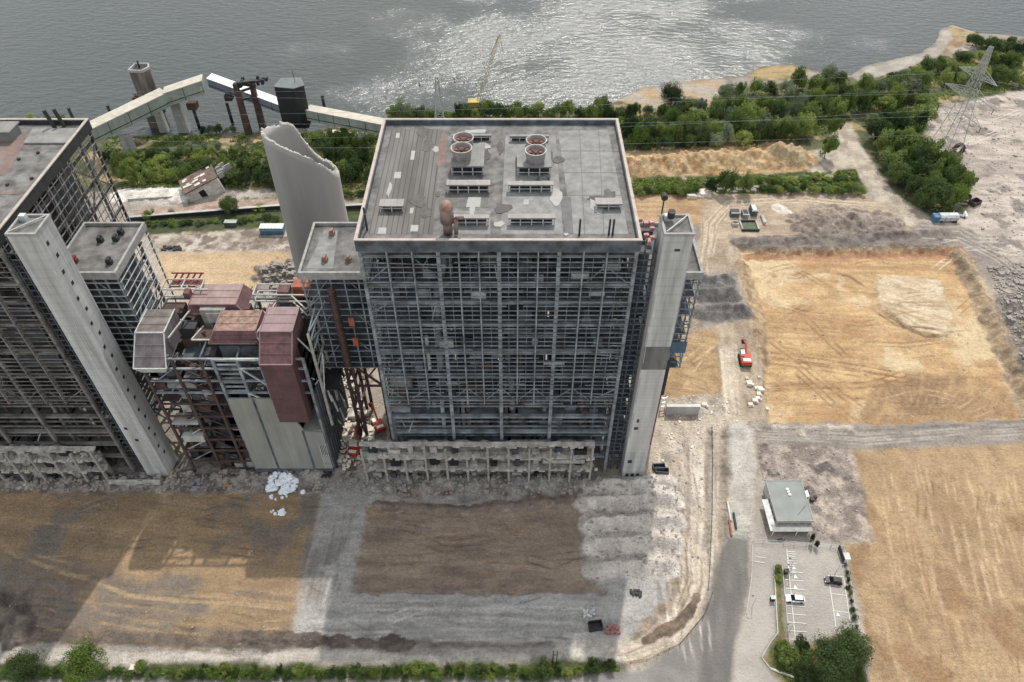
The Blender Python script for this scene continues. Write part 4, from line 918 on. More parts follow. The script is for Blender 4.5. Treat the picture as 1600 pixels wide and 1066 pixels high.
hood(-60.8, -53.0, 129.5, 138.5, 53.6, 5.6, REDD, mat('mauve_sheet', (140, 118, 120), .6, .2, .4, stripes=('X', 1.2, .1)), 'red_duct', lower=26)
hood(-73.2, -63.0, 132, 139.5, 51.5, 2.8, REDD, REDTOP, 'red_duct', out=1.6, xo=(-1.6, 1.0))
hood(-82.0, -70.0, 141.0, 149, 52, 2.2, REDD, mat('faded_pink_sheet', (150, 128, 124), .7, .3, .3, stripes=('X', 1.4, .12)), 'red_duct', out=1.0, xo=(0, 2.0))
hood(-92.0, -85.0, 131, 139.5, 51.8, 6.2, HOPM, mat('grey_hopper_top', (112, 106, 102), .6, .5, .4), 'grey_hopper', xo=(-.4, .6))
b = MB(); b.hexa([(-91.6, 125.6, 43.4), (-85.4, 125.6, 43.4), (-85.6, 134, 43.4), (-91, 134, 43.4), (-92.4, 124.8, 45.5), (-84.4, 124.8, 45.5), (-84.4, 136, 45.5), (-92.4, 136, 45.5)]); b.build('hopper_lip', GALV, r)
# cladded base block
pf = 125.9
b = MB(); b.add([(-73.2, pf, 2.6), (-51.2, pf, 2.6), (-51.2, pf, 19), (-56.0, pf, 19.6), (-57.5, pf, 24), (-61.2, pf, 26), (-61.8, pf, 33), (-73.2, pf, 33)]+[(-73.2, pf+.5, 2.6), (-51.2, pf+.5, 2.6), (-51.2, pf+.5, 19), (-56.0, pf+.5, 19.6), (-57.5, pf+.5, 24), (-61.2, pf+.5, 26), (-61.8, pf+.5, 33), (-73.2, pf+.5, 33)],
    [tuple(range(8)), tuple(range(15, 7, -1))]+[(i+8, (i+1) % 8+8, (i+1) % 8, i) for i in range(8)])
b.build('cladding_panel', PANEL, r)
for x in (-66.8, -56.6): MB().box(x, x+.45, pf-.2, pf-.01, 2.6, 33 if x < -60 else 20).build('drain_pipe', STEELD, r)
b = MB(); b.box(-73.3, -51.0, pf-.25, 127, 1.0, 2.6); b.build('plinth', STEELD, r)
b = MB(); b.box(-56.5, -51.3, 126.5, 131, 19.0, 19.5); b.build('lower_roof', PANEL, r)
b = MB(); b.box(-51.0, -50.4, 126.6, 150, 0, 34); b.build('side_cladding', mat('dark_side_cladding', (74, 76, 78), .8, .3, .4, stripes=('Y', 1.2, .2)), r)
b = MB()
for y in np.arange(127.5, 150, 1.9): b.box(-50.3, -50.1, y, y+.35, 0, 34+((y*7) % 3))
b.build('side_rib', STEELD, r)
b = MB(); b.box(-53.2, -51.3, pf-.02, pf+.2, 9, 13.5)
b.build('opening', BLACKM, r)
for i in range(5): MB().box(-53.2+i*.45, -53.0+i*.45, pf-.15, pf-.03, 3.2, 14).build('exposed_stud', GALV, r)
b = MB(); b.box(-72.6, -51.6, 131, 149, 0, 30); b.build('filter_casing', COREM, r)
# open steel frame
XS = (-91.5, -83.5, -76.5, -73.5, -67.5, -62.0, -51.2)
for x in XS:
    for y in (126.8, 137.5, 149):
        zt = 47 if x > -90 else 43
        if y == 126.8 and x in (-67.5, -62.0): z0 = 33
        else: z0 = 0
        MB().box(x-.32, x+.32, y-.32, y+.32, z0, zt).build('frame_column', STEEL if x > -75 else BROWNST, r)
for z in (5, 10, 15, 20, 25, 30, 34.5, 39, 43.5, 47):
    for y in (126.8, 149):
        if y < 130 and z < 33:
            MB().bar((-91.5, y, z), (-73.6, y, z), .45).build('frame_beam', BROWNST, r)
        else: MB().bar((-91.5, y, z), (-51.2, y, z), .45).build('frame_beam', STEEL if z > 33 else BROWNST, r)
    for x in XS[::2]+(-51.2,): MB().bar((x, 127.2, z), (x, 148.7, z), .4).build('cross_beam', STEELD, r)
R = random.Random(31)
for z in (5, 10, 15, 20, 25, 30, 34.5, 39, 43.5):
    for xa, xb in ((-91, -84), (-83, -77), (-76, -74)):
        if R.random() < .8: MB().box(xa, xb, 127.5, R.uniform(131, 140), z+.25, z+.4).build('floor_grating', R.choice([FLOORM, DARKM, BROWNST]), r)
    MB().bar((-91+R.uniform(0, 4), 127.3, z), (-84, 127.3, z+4.4), .28).build('diagonal_brace', GALV if R.random() < .3 else STEEL, r)
    MB().bar((-83, 127.3, z+4.4), (-77, 127.3, z), .25).build('diagonal_brace', BROWNST, r)
for i in range(98):
    x = R.uniform(-91, -76); z = R.choice((5, 10, 15, 20, 25, 30, 34.5, 39))+.4; y = R.uniform(127.2, 135)
    MB().box(x, x+R.uniform(.6, 3), y, y+R.uniform(.6, 2.5), z, z+R.uniform(.8, 3.6)).build('plant_unit', R.choice([COREM, STEELD, BROWNST, RUSTM, DARKM, mat('pale_grey_unit', (150, 150, 146), .8, .4, .6)]), r)
b = MB(); b.cyl((-88, 128.6, 36), (-81, 128.6, 36), 1.3, n=16); b.build('drum', mat('grey_drum', (0, 0, 0)), r, True)
b = MB(); b.box(-90, -84.3, 126.3, 128.5, 14.5, 17); b.build('pale_slab', CONC, r)
b = MB(); b.box(-91, -84, 126.3, 130, 22, 22.5); b.build('pale_slab', CONC, r)
for z in np.arange(34.6, 46, 1.6): MB().box(-73, -67.8, 127.0, 127.3, z, z+.5).build('louvre_rail', STEEL, r)
MB().box(-73, -62, 131.2, 131.8, 33, 47).build('back_panel', COREM, r)
bars('diagonal_brace', GALV, r, [((-67.5, 126.6, 44), (-61.5, 126.6, 37)), ((-67.5, 126.6, 34.5), (-61.5, 126.6, 30)), ((-67.5, 126.6, 46.8), (-62, 126.6, 46.8)), ((-73.5, 126.6, 47), (-61.5, 126.6, 47.2))], .35)
MB().box(-66.5, -61.5, 130, 138, 40.0, 40.4).build('floor_grating', DARKM, r)
MB().box(-90.5, -83.8, 133, 147, 0, 40).build('ash_hopper_casing', BROWNST, r); MB().box(-83.2, -76.8, 131, 147, 0, 43).build('ash_hopper_casing', COREM, r); MB().box(-76.2, -73.7, 129, 147, 0, 46).build('ash_hopper_casing', DARKM, r)
MB().box(-84, -70, 135, 147, 43.1, 45).build('dark_deck', BROWNST, r); MB().box(-62, -51.5, 139, 148, 31, 49).build('back_casing', DARKM, r)
for i in range(30):
    x = R.choice((-91.2, -87.4, -83.2, -80, -76.3)); z = R.choice((0, 5, 10, 15, 20, 25, 30, 34.5, 39)); MB().box(x, x+R.uniform(1.4, 3.6), 127.9, 128.3, z+.4, z+R.uniform(2, 4.6)).build('bay_panel', R.choice([BROWNST, DARKM, COREM, RUSTM, CONC]), r)
# topmost white truss walkways
for zz in (51, 53.2):
    bars('walkway_truss', WHITEST, r, [((-90, 149.5, zz), (-80, 149.5, zz)), ((-66, 147.5, zz), (-45.5, 147.5, zz)), ((-66, 143.5, zz), (-60, 143.5, zz)), ((-90, 145.5, zz), (-78, 145.5, zz)), ((-66, 143.5, zz), (-66, 147.5, zz)), ((-90, 145.5, zz), (-90, 149.5, zz)), ((-80, 145.5, zz), (-80, 149.5, zz)), ((-85, 145.5, zz), (-85, 149.5, zz)), ((-60, 143.5, zz), (-60, 147.5, zz)), ((-51.4, 138, zz), (-45.5, 147.5, zz)), ((-51.4, 138, zz), (-56, 143, zz)), ((-51.4, 143.3, zz), (-60, 143.4, zz))], .32)
bars('walkway_truss', WHITEST, r, [((x, 147.5, 51), (x+2.6, 147.5, 53.2)) for x in np.arange(-60, -47, 2.6)]+[((x, 149.5, 51), (x+2.5, 149.5, 53.2)) for x in np.arange(-90, -81, 2.5)]+[((x, 143.5, 51), (x, 143.5, 53.2)) for x in (-66, -63, -60)], .2)
MB().box(-77.5, -73.5, 139, 139.4, 47.6, 50.8).build('white_door_panel', WHITEST, r)
MB().box(-79, -72.6, 139.5, 144, 44, 51.5).build('fan_room', mat('pale_grey_unit', (0, 0, 0)), r)
MB().box(-80, -75, 133.2, 137.5, 46.6, 47.3).build('broken_tray', RUSTM, r)
bars('tray_edge', WHITEST, r, [((-80.2, 133, 47.4), (-74.6, 133, 47.4)), ((-80.2, 133, 47.4), (-78.6, 138, 47.4)), ((-74.6, 133, 47.4), (-74.6, 138, 47.4)), ((-84.5, 131, 50), (-80.5, 145, 51)), ((-63, 131.6, 50.5), (-59.6, 141, 52.8))], .35)
MB().box(-60, -57, 144, 147, 52, 53.6).build('red_housing', REDD, r); MB().box(-56.5, -52, 146, 149.4, 50, 53.6).build('rusty_housing', mat('rust_orange', (0, 0, 0)), r)
MB().box(-83.5, -82, 143, 145, 52, 54).build('red_housing', REDD, r)
MB().box(-90, -82, 150, 153, 50, 50.4).build('red_lattice_deck', REDP, r); bars('red_lattice', REDP, r, [((-90+i*1.6, 150, 50.4), (-88.4+i*1.6, 153, 52.4)) for i in range(5)]+[((-90, 153, 52.4), (-81.5, 153, 52.4))], .3)
for i in range(26):
    x = R.uniform(-84, -62); y = R.uniform(131, 147); z = R.uniform(45, 49)
    b = MB(); b.cyl((x, y, z), (x+R.uniform(-2, 2), y+R.uniform(-2, 2), z+R.uniform(.5, 3)), R.uniform(.15, .45), n=8); b.build('loose_pipe', R.choice([RUSTM, GALV, REDD, BROWNST, WHITEST]), r)
for i in range(90):
    x = R.uniform(-91, -51); y = R.uniform(127, 148); z = R.uniform(34, 50) if x > -74 else R.uniform(8, 50)
    MB().bar((x, y, z), (x+R.uniform(-4, 4), y+R.uniform(-3, 3), z+R.uniform(-4, 3)), R.uniform(.12, .35)).build('tangled_member', R.choice([RUSTM, BROWNST, DARKM, STEEL, GALV, BROWNST]), r)
for (x, y, z, l, m_) in ((-89, 140, 47, 5, BROWNST), (-84, 136, 45.2, 4, DARKM), (-70, 141, 47.2, 3, RUSTM), (-63, 142, 46, 3, REDD), (-80, 146, 45.2, 4, COREM), (-88, 145, 40.5, 4.5, RUSTM)):
    MB().box(x, x+l, y, y+l*.8, z, z+3.2).build('duct_box', m_, r)
# right hand outer frame
for y in (129.5, 138.5): MB().box(-49.6, -49.0, y-.3, y+.3, 18, 53).build('outer_column', WHITEST, r)
bars('outer_frame', GALV, r, [((-49.3, 129.5, z), (-49.3, 138.5, z)) for z in (37, 41, 46, 50, 53)]+[((-49.3, 129.5, 46), (-52.4, 130, 51)), ((-49.3, 129.5, 37), (-49.3, 138.5, 41)), ((-49.3, 138.5, 46), (-49.3, 129.5, 50)), ((-49.3, 129.5, 30), (-47.4, 130.5, 45)), ((-49.3, 129.5, 53), (-46.2, 147, 53)), ((-51.4, 129.5, 34), (-49.3, 129.5, 37))], .3)
MB().box(-51.3, -46, 131, 140, 30.5, 31).build('outer_floor', DARKM, r)
# ragged strips hanging on the east side
for i in range(26):
    y = R.uniform(127, 149); z = R.uniform(8, 33)
    MB().bar((-50.0, y, z), (-49.2+R.uniform(0, 1), y+R.uniform(-2, 2), z-R.uniform(2, 7)), .5, .08).build('torn_sheet', R.choice([STEELD, DARKM, GALV]), r)
# ------------------------------------------------------------------ CONVEYORS
def gallery(name, label, pts, wd, ht, mtop, mside, legs, nrib, extra=None):
    a0 = Vector(pts[0]); r = empty(name, (a0.x, a0.y, 0), label, 'conveyor')
    for (p, q) in zip(pts[:-1], pts[1:]):
        p = Vector(p); q = Vector(q); d = (q-p).normalized(); s = d.cross(Vector((0, 0, 1))).normalized()*wd/2; up = Vector((0, 0, ht))
        b = MB(); b.hexa([p-s, q-s, q+s, p+s, p-s+up, q-s+up, q+s+up, p+s+up]) if False else b.hexa([p+s, q+s, q-s, p-s, p+s+up, q+s+up, q-s+up, p-s+up]); b.build('gallery_wall', mside, r)
        e = up+Vector((0, 0, .01)); s2 = s*1.04
        b = MB(); b.hexa([p+s2+e, q+s2+e, q-s2+e, p-s2+e, p+s2+e*1.07, q+s2+e*1.07, q-s2+e*1.07, p-s2+e*1.07]); b.build('gallery_roof', mtop, r)
        n = max(1, int((q-p).length/nrib))
        for i in range(1, n):
            c = p.lerp(q, i/n); b = MB(); sg = s*1.015
            for g in (sg, -sg): b.bar(c+g, c+g+up, .22, .12)
            b.build('rib', DARKM, r)
        b = MB(); b.bar(p+s*1.02+up*.28, q+s*1.02+up*.28, .14, .3); b.build('cable_tray', DARKM, r)
    for (x, y, z, sz, lean) in legs:
        g0 = gz(x, y); b = MB(); b.hexa([(x-sz*.65+lean, y-sz*.4, g0-2), (x+sz*.65+lean, y-sz*.4, g0-2), (x+sz*.65+lean, y+sz*.4, g0-2), (x-sz*.65+lean, y+sz*.4, g0-2), (x-sz*.5, y-sz*.35, z), (x+sz*.5, y-sz*.35, z), (x+sz*.5, y+sz*.35, z), (x-sz*.5, y+sz*.35, z)]); b.build('pier', CONC, r)
    return r
g = gallery('conveyor_gallery', 'long cream roofed conveyor gallery climbing to an open end left of the chimney stump', [WY(139, 222, 292), WY(262, 162, 318), WY(322, 142, 322)], 6.5, 6.0, GALLERY, GALLSIDE, [(-172.5, 301, 8.5, 4.0, 0), (-164, 321, 13, 3.2, 0), (-154.5, 321, 14.5, 4.2, 0)], 9)
p = WY(306, 134, 320); MB().box(p.x-4, p.x+3, p.y-1.5, p.y+1.0, p.z-2, p.z+.3).build('roof_box', GALLERY, g)
p = WY(300, 163, 322); MB().box(p.x-2, p.x+2.2, p.y-2, p.y+2, p.z-2, p.z+1).build('drive_unit', RUSTM, g)
g = gallery('conveyor_gallery', 'white roofed conveyor gallery crossing the dark portal left of the black tower', [WY(331, 133, 330), WY(400, 158, 326), WY(462, 181, 320)], 5.0, 4.2, WHITEP, mat('blue_grey_gallery_side', (128, 134, 150), .6, .3, .3), [], 8)
p = WY(358, 152, 326); MB().box(p.x-1.6, p.x+1.6, p.y-2, p.y+2, p.z-1, p.z+1.5).build('drive_unit', DARKM, g)
for (xx, yy) in ((-123.5, 318), (-118, 323)):
    p = Vector((xx, yy, 0)); z_ = gz(xx, yy); MB().hexa([(xx-1.4, yy-1.4, z_-1), (xx+1.4, yy-1.4, z_-1), (xx+1.4, yy+1.4, z_-1), (xx-1.4, yy+1.4, z_-1), (xx-1, yy-1, 24), (xx+1, yy-1, 24), (xx+1, yy+1, 24), (xx-1, yy+1, 24)]).build('portal_leg', RUSTM, g)
bars('portal_beam', DARKM, g, [((-124.5, 317, 24), (-111, 326, 23.5)), ((-124.5, 318, 20), (-117, 324, 20)), ((-124.5, 318, 16), (-117, 324, 16)), ((-122, 316, 25.5), (-114, 321, 24.2)), ((-116, 320, 24), (-110, 318, 26))], .9)
for i in range(14): MB().blob((-124+R.uniform(0, 14), 318+R.uniform(0, 6), 22+R.uniform(0, 3.4)), (.8, .8, .8), i).build('winch_part', DARKM, g)
g = gallery('conveyor_gallery', 'cream roofed conveyor gallery running from the black tower behind the middle block', [WY(482, 184, 320), WY(604, 208, 296)], 5.2, 5.0, GALLERY, GALLSIDE, [(WY(563, 205, 304).x, 304, WY(563, 208, 304).z, 2.6, 0)], 8)
# black transfer tower
r = empty('transfer_tower', (-99.5, 318, 0), 'black sheet clad transfer tower standing on a pier between two conveyor galleries', 'tower')
x0, x1, y0, y1 = -106.0, -93.0, 315, 323
mb = MB(); mb.hexa([(x0+1.2, y0+1.2, 3.5), (x1-1.2, y0+1.2, 3.5), (x1-1.2, y1-1, 3.5), (x0+1.2, y1-1, 3.5), (x0, y0, 6.5), (x1, y0, 6.5), (x1, y1, 6.5), (x0, y1, 6.5)]); mb.build('tower_base', BLACKM, r)
mb = MB(); mb.hexa([(x0, y0+2, 6.51), (-99, y0, 6.51), (x1, y0+3.5, 6.51), (x0+1, y1, 6.51), (x0, y0+2, 25), (-99, y0, 25), (x1, y0+3.5, 25), (x0+1, y1, 25)])
mb = MB(); mb.prism([(x0, y0+1.5), (-97.0, y0), (x1, y0+3), (x1-3, y1+2), (x0+1.5, y1+1.5)], 6.51, 23.4); mb.build('tower_wall', BLACKM, r)
mb = MB(); mb.prism([(x0-.3, y0+1.4), (-97.0, y0-.4), (x1+.4, y0+2.9), (x1-2.8, y1+2.3), (x0+1.3, y1+1.8)], 23.41, 23.8); mb.build('tower_roof', mat('slate_roof_sheet', (96, 106, 108), .6, .25, .4), r)
MB().cyl((-97.5, 321, 23.8), (-97.8, 321, 29), .12, n=6).build('antenna', DARKM, r)
MB().cyl((-98, 319, -1), (-98, 319, 3.6), 2.0, n=12).build('pier', CONC, r)
# tall pylon like intake tower
r = empty('water_tower_shaft', (WY(262, 214, 327).x, 327, 0), 'tall weathered concrete shaft standing at the river edge behind the cream gallery', 'concrete tower')
cx = WY(240, 160, 327).x; cx = (WY(217, 108, 327).x+0)
zt = WY(217, 108, 327).z
b = MB(); pts = [(cx-3.4, 324), (cx+2.6, 323.4), (cx+4.6, 327), (cx+3.4, 330.5), (cx-2.6, 330.6)]
b.prism(pts, -3, zt); b.build('shaft_wall', mat('river_concrete', (118, 112, 106), .95, .45, .4, streak=(1, 1, .2), rgb2=(66, 60, 57)), r)
b = MB()
for i in range(5): (a_, b_), (c_, d_) = pts[i], pts[(i+1) % 5]; b.bar((a_, b_, zt+.5), (c_, d_, zt+.5), .6, 1.2)
b.build('parapet', CONC, r)
MB().cyl((cx, 328, zt), (cx, 328, zt+3.4), .4, n=8).build('lamp_post', BLACKM, r)
MB().box(cx-2.6, cx+2.4, 325, 329.5, zt+.004, zt+.1).build('roof', DARKM, r)
for i in range(16): z = R.uniform(6, 15); MB().blob((cx+R.choice([-5, 4.6])+R.uniform(-.8, .8), 326+R.uniform(-2, 2), z), (1.1, 1, .7), i).build('bracket_part', RUSTM, r)
bars('access_ladder', RUSTM, r, [((cx-4.8, 325, 3), (cx-4.8, 325, 16)), ((cx-5.6, 325, 3), (cx-5.6, 325, 16)), ((cx+4.8, 325, 8), (cx+4.8, 325, 18))], .3)
# mooring posts
for i, (ut, vt, ub, vb, lab) in enumerate(((110, 177, 118, 194, 'black mooring post seen just above the roof of the left block'), (169, 172, 178, 190, 'short black mooring post poking up left of the weathered shaft, behind the cream gallery'), (300, 168, 312, 201, 'black mooring post close to the open end of the cream gallery, with a bracket'), (354, 162, 364, 195, 'black mooring post alone between the cream gallery and the dark portal'), (503, 157, 508, 174, 'black mooring post right of the black transfer tower'))):
    p = W(ub, vb, -1); t = WY(ut, vt, p.y); r = empty('mooring_post', (p.x, p.y, -1), lab, 'mooring post', 'mooring posts along the bank')
    MB().cyl((p.x, p.y, -4), (p.x, p.y, max(7, t.z)), .75, n=12).build('post', BLACKM, r, True)
    MB().cyl((p.x, p.y, max(7, t.z)+.01), (p.x, p.y, max(7, t.z)+.3), .85, n=12).build('cap', DARKM, r)
# ------------------------------------------------------------------ PYLONS, WIRES, CRANE
def pylon(x, y, z0, h, b0, arm_dir, arms, label, m):
    r = empty('transmission_pylon', (x, y, z0), label, 'pylon'); ad = Vector(arm_dir).normalized(); sd_ = ad.cross(Vector((0, 0, 1)))
    def half(z): f = z/h; return b0/2*(1-f)**1.3*.86+.55 if f < .55 else (b0/2*(.45**1.3)*.86+.55)*(1-(f-.55)/.45*.75)
    corners = lambda z: [Vector((x, y, z0+z))+ad*(a*half(z))+sd_*(c*half(z)) for a, c in ((-1, -1), (1, -1), (1, 1), (-1, 1))]
    b = MB(); z = 0; lv = [0]
    while z < h-1: z += max(1.6, half(z)*1.5); lv.append(min(z, h))
    for a, c in zip(lv[:-1], lv[1:]):
        A = corners(a); B = corners(c)
        for i in range(4):
            b.bar(A[i], B[i], .22); j = (i+1) % 4; b.bar(A[i], B[j], .1); b.bar(A[j], B[i], .1); b.bar(B[i], B[j], .1)
    b.build('lattice_mast', m, r)
    tips = []
    for (az_, ln) in arms:
        for sg in (-1, 1):
            b = MB(); tip = Vector((x, y, z0+az_))+ad*sg*ln; T = corners(az_+3.0); Bm = corners(az_)
            idx_ = (1, 2) if sg > 0 else (0, 3)
            for i in idx_:
                b.bar(Bm[i], tip, .16); b.bar(T[i], tip, .16)
                for k in range(1, 5): b.bar(Bm[i].lerp(tip, k/5), T[i].lerp(tip, (k-.5)/5), .09); b.bar(Bm[i].lerp(tip, k/5), T[i].lerp(tip, (k+.5)/5), .09)
            for k in range(1, 5): b.bar(Bm[idx_[0]].lerp(tip, k/5), Bm[idx_[1]].lerp(tip, k/5), .13)
            ca = b.build('cross_arm', m, r)
            MB().cyl(tip, tip-Vector((0, 0, 2.4)), .16, n=6).build('insulator', DARKM, ca)
            tips.append(tip-Vector((0, 0, 2.4)))
    return tips
PM1 = mat('pylon_galvanised', (158, 162, 160), .6, .2, 1)
base = W(1467, 252)
tipA = pylon(base.x, base.y, 0, 52, 12, (8, -17, 0), [(22, 11), (31, 12.5), (39.5, 9.5)], 'tall galvanised transmission pylon among the dark trees beside the pale field', PM1)
pB = W(682, 238)
tipB = pylon(-31.5, 300, 0, 36.5, 7, (1, 0.25, 0), [(35, 7.5)], 'slim white lattice pylon rising behind the roof of the middle block', PM1)
def wire(a, c, sag, label):
    b = MB(); n = 24; pr = None
    for i in range(n+1):
        t = i/n; p = Vector(a).lerp(Vector(c), t)-Vector((0, 0, 4*sag*t*(1-t)))
        if pr is not None: b.bar(pr, p, .055)
        pr = p
    o = b.build('power_line', STEEL); setp(o, label, 'power line', 'power lines over the riverside trees'); return o
wl_lab = 'thin overhead power line strung across the riverside trees'
for i, t in enumerate(tipA[:6]): wire(t, (-430, 282+i*7, 16+(i//2)*7), 7, wl_lab)
for i, t in enumerate(tipA[:6]): wire(t, (520, 300+(i % 2)*16-120, 26+i*3), 8, wl_lab)
p0 = W(743, 168); p1 = WY(781, 54, p0.y+2)
r = empty('crane_boom', p0, 'thin yellow lattice crane boom leaning over the river bank behind the middle block', 'crane')
b = MB(); d = (p1-p0); n = 22
for k in range(n):
    a = p0+d*(k/n); c = p0+d*((k+1)/n); o1 = Vector((.7, 0, 0)); o2 = Vector((0, .8, 0))
    for o_ in (o1, -o1, o2): b.bar(a+o_, c+o_, .13)
    b.bar(a+o1, c-o1, .08); b.bar(a-o1, c+o2, .08); b.bar(a+o2, c+o1, .08)
b.build('boom', YELLOW, r)
MB().box(p0.x-3.5, p0.x+2, p0.y-2, p0.y+2.4, 1.1, 3.6).build('crane_body', YELLOW, r)
for s in (-1, 1): MB().extr([(p0.y+s*2-.5, 0), (p0.y+s*2+.5, 0), (p0.y+s*2+.5, 1.1), (p0.y+s*2-.5, 1.1)], p0.x-4, p0.x+3).build('crawler_track', DARKM, r)
bars('jib_line', DARKM, r, [(p0+Vector((-3, 0, 3.4)), p1), (p1, p1+Vector((1.5, 0, -9)))], .12)
# ------------------------------------------------------------------ VEGETATION
def leafmat(name, c1, c2):
    m = D.materials.new(name); m.use_nodes = True; n = m.node_tree; b = n.nodes['Principled BSDF']; b.inputs['Roughness'].default_value = .75
    oi = N(n, 'ShaderNodeObjectInfo'); r = N(n, 'ShaderNodeValToRGB'); r.color_ramp.elements[0].color = (*lin(c1), 1); r.color_ramp.elements[1].color = (*lin(c2), 1)
    t = N(n, 'ShaderNodeTexCoord'); z = N(n, 'ShaderNodeTexNoise'); z.inputs['Scale'].default_value = .6; z.inputs['Detail'].default_value = 4; n.links.new(t.outputs['Object'], z.inputs['Vector'])
    a = N(n, 'ShaderNodeMath', operation='MULTIPLY_ADD'); a.inputs[1].default_value = 1.7; n.links.new(z.outputs['Fac'], a.inputs[0])
    s = N(n, 'ShaderNodeMath', operation='MULTIPLY_ADD'); s.inputs[1].default_value = 1.1; s.inputs[2].default_value = -.95; n.links.new(oi.outputs['Random'], s.inputs[0]); n.links.new(s.outputs[0], a.inputs[2])
    n.links.new(a.outputs[0], r.inputs[0]); n.links.new(r.outputs[0], b.inputs['Base Color'])
    tr = N(n, 'ShaderNodeBsdfTranslucent'); n.links.new(r.outputs[0], tr.inputs[0]); ms = N(n, 'ShaderNodeMixShader'); ms.inputs[0].default_value = .3
    n.links.new(b.outputs[0], ms.inputs[1]); n.links.new(tr.outputs[0], ms.inputs[2]); n.links.new(ms.outputs[0], n.nodes['Material Output'].inputs[0])
    return m
LM = {'dark': leafmat('leaves_dark', (42, 62, 34), (98, 118, 62)), 'mid': leafmat('leaves_mid', (62, 84, 42), (132, 150, 78)),
      'light': leafmat('leaves_light', (86, 108, 46), (152, 164, 86)), 'silver': leafmat('leaves_silver', (84, 100, 76), (156, 168, 136)), 'hedge': leafmat('leaves_hedge', (52, 78, 32), (118, 140, 62))}
def crown_mesh(seed, n, leaf, clumps, squash=1.0, low=.22):
    """unit crown: radius ~1 across, height 0..~1 ; numpy leaf quads gathered in clumps"""
    g = np.random.default_rng(seed)
    th = g.uniform(0, 2*np.pi, clumps); u = g.uniform(-.75, 1, clumps); rr = np.sqrt(1-np.clip(u, -1, 1)**2)
    rad = g.uniform(.3, .98, clumps)*(1+.28*np.sin(2*th+g.uniform(0, 6))*g.uniform(.4, 1))
    cc = np.stack([rr*np.cos(th)*rad*.8, rr*np.sin(th)*rad*.8, u*rad*.42+.58], 1)
    cr_ = g.uniform(.15, .4, clumps)
    k = g.integers(0, clumps, n)
    d = g.normal(size=(n, 3)); d /= np.linalg.norm(d, axis=1)[:, None]
    rad2 = g.uniform(.55, 1.05, n)[:, None]
    p = cc[k]+d*rad2*cr_[k][:, None]*np.array([1, 1, .8]); p[:, 2] = np.maximum(p[:, 2], low*g.uniform(.6, 1.2, n))
    nr = d+g.normal(size=(n, 3))*.55; nr /= np.linalg.norm(nr, axis=1)[:, None]
    a = np.cross(nr, g.normal(size=(n, 3))); a /= np.linalg.norm(a, axis=1)[:, None]; b_ = np.cross(nr, a)
    s = (leaf*g.uniform(.6, 1.4, n))[:, None]
    v = np.stack([p-a*s, p-b_*s*.7, p+a*s, p+b_*s*.7], 1).reshape(-1, 3)
    me = D.meshes.new('crown'); me.vertices.add(4*n); me.vertices.foreach_set('co', v.astype(np.float32).ravel())
    me.loops.add(4*n); me.loops.foreach_set('vertex_index', np.arange(4*n, dtype=np.int32)); me.polygons.add(n); me.polygons.foreach_set('loop_start', np.arange(0, 4*n, 4, dtype=np.int32))
    me.update(); return me
def trunk_mesh(seed):
    R = random.Random(seed); b = MB(); b.cyl((0, 0, 0), (.02, .02, .5), .045, .026, 8)
    for i in range(6):
        a = R.uniform(0, 6.28); l = R.uniform(.35, .6); b.cyl((.01, .01, R.uniform(.2, .48)), (math.cos(a)*l, math.sin(a)*l, R.uniform(.5, .85)), .02, .006, 6)
    me = D.meshes.new('trunk'); me.from_pydata(b.v, [], b.f); me.materials.append(BARK); return me
CROWNS = {}
for kd in LM:
    CROWNS[kd] = []
    for i in range(5):
        me = crown_mesh(100+i*7+len(kd), 5200 if kd != 'hedge' else 3600, .036 if kd != 'silver' else .03, 30 if kd != 'light' else 22, low=.16 if kd != 'hedge' else .03); me.materials.append(LM[kd]); CROWNS[kd].append(me)
BIGC = []
for i in range(3):
    me = crown_mesh(900+i, 14000, .021, 46); me.materials.append(LM[('dark', 'mid', 'dark')[i]]); BIGC.append(me)
TR = [trunk_mesh(i) for i in range(3)]
RT_ = random.Random(77)
def tree(x, y, h, wd, kd, label, cat='tree', group=None, mesh=None, name=None, trunk=True, lean=0):
    z = gz(x, y); nm = name or ('bush' if cat == 'bush' else 'tree')
    r = empty(nm, (x, y, z-.1), label, cat, group, RT_.uniform(0, 6.28))
    c = D.objects.new('crown', mesh or RT_.choice(CROWNS[kd])); COL.objects.link(c); c.parent = r; c.scale = (wd/1.9, wd/1.9*RT_.uniform(.85, 1.1), h/1.08)
    c.rotation_euler = (RT_.uniform(-.08, .08)+lean, RT_.uniform(-.08, .08), 0)
    if trunk:
        t = D.objects.new('trunk', RT_.choice(TR)); COL.objects.link(t); t.parent = r; t.scale = (wd/1.9, wd/1.9, h)
    return r
def row(px, n, h, wd, kinds, what, where, cat='tree', group=None, jit=1.2, hj=.34):
    pts = [W(u, v) for u, v in px]; seg = [0]
    for a, c in zip(pts[:-1], pts[1:]): seg.append(seg[-1]+(c-a).length)
    for i in range(n):
        s = seg[-1]*(i+.5)/n; k = max(j for j in range(len(seg)-1) if seg[j] <= s+1e-9); t = (s-seg[k])/(seg[k+1]-seg[k]); p = pts[k].lerp(pts[k+1], t)
        kd = kinds[RT_.randrange(len(kinds))]; adj = {'dark': 'dark green', 'mid': 'mid green', 'light': 'light green', 'silver': 'silvery green', 'hedge': 'bright green'}[kd]
        hh = h*RT_.uniform(1-hj, 1+hj)
        tree(p.x+RT_.uniform(-.4, .4)*jit, p.y+RT_.uniform(-1, 1)*jit, hh, wd*RT_.uniform(.62, 1.2), kd, f'{adj} {what}, {ordw(i)} from the left {where}', cat, group)
DM = ['dark', 'mid', 'mid', 'light', 'silver']; MM = ['mid', 'light', 'dark', 'light', 'silver']
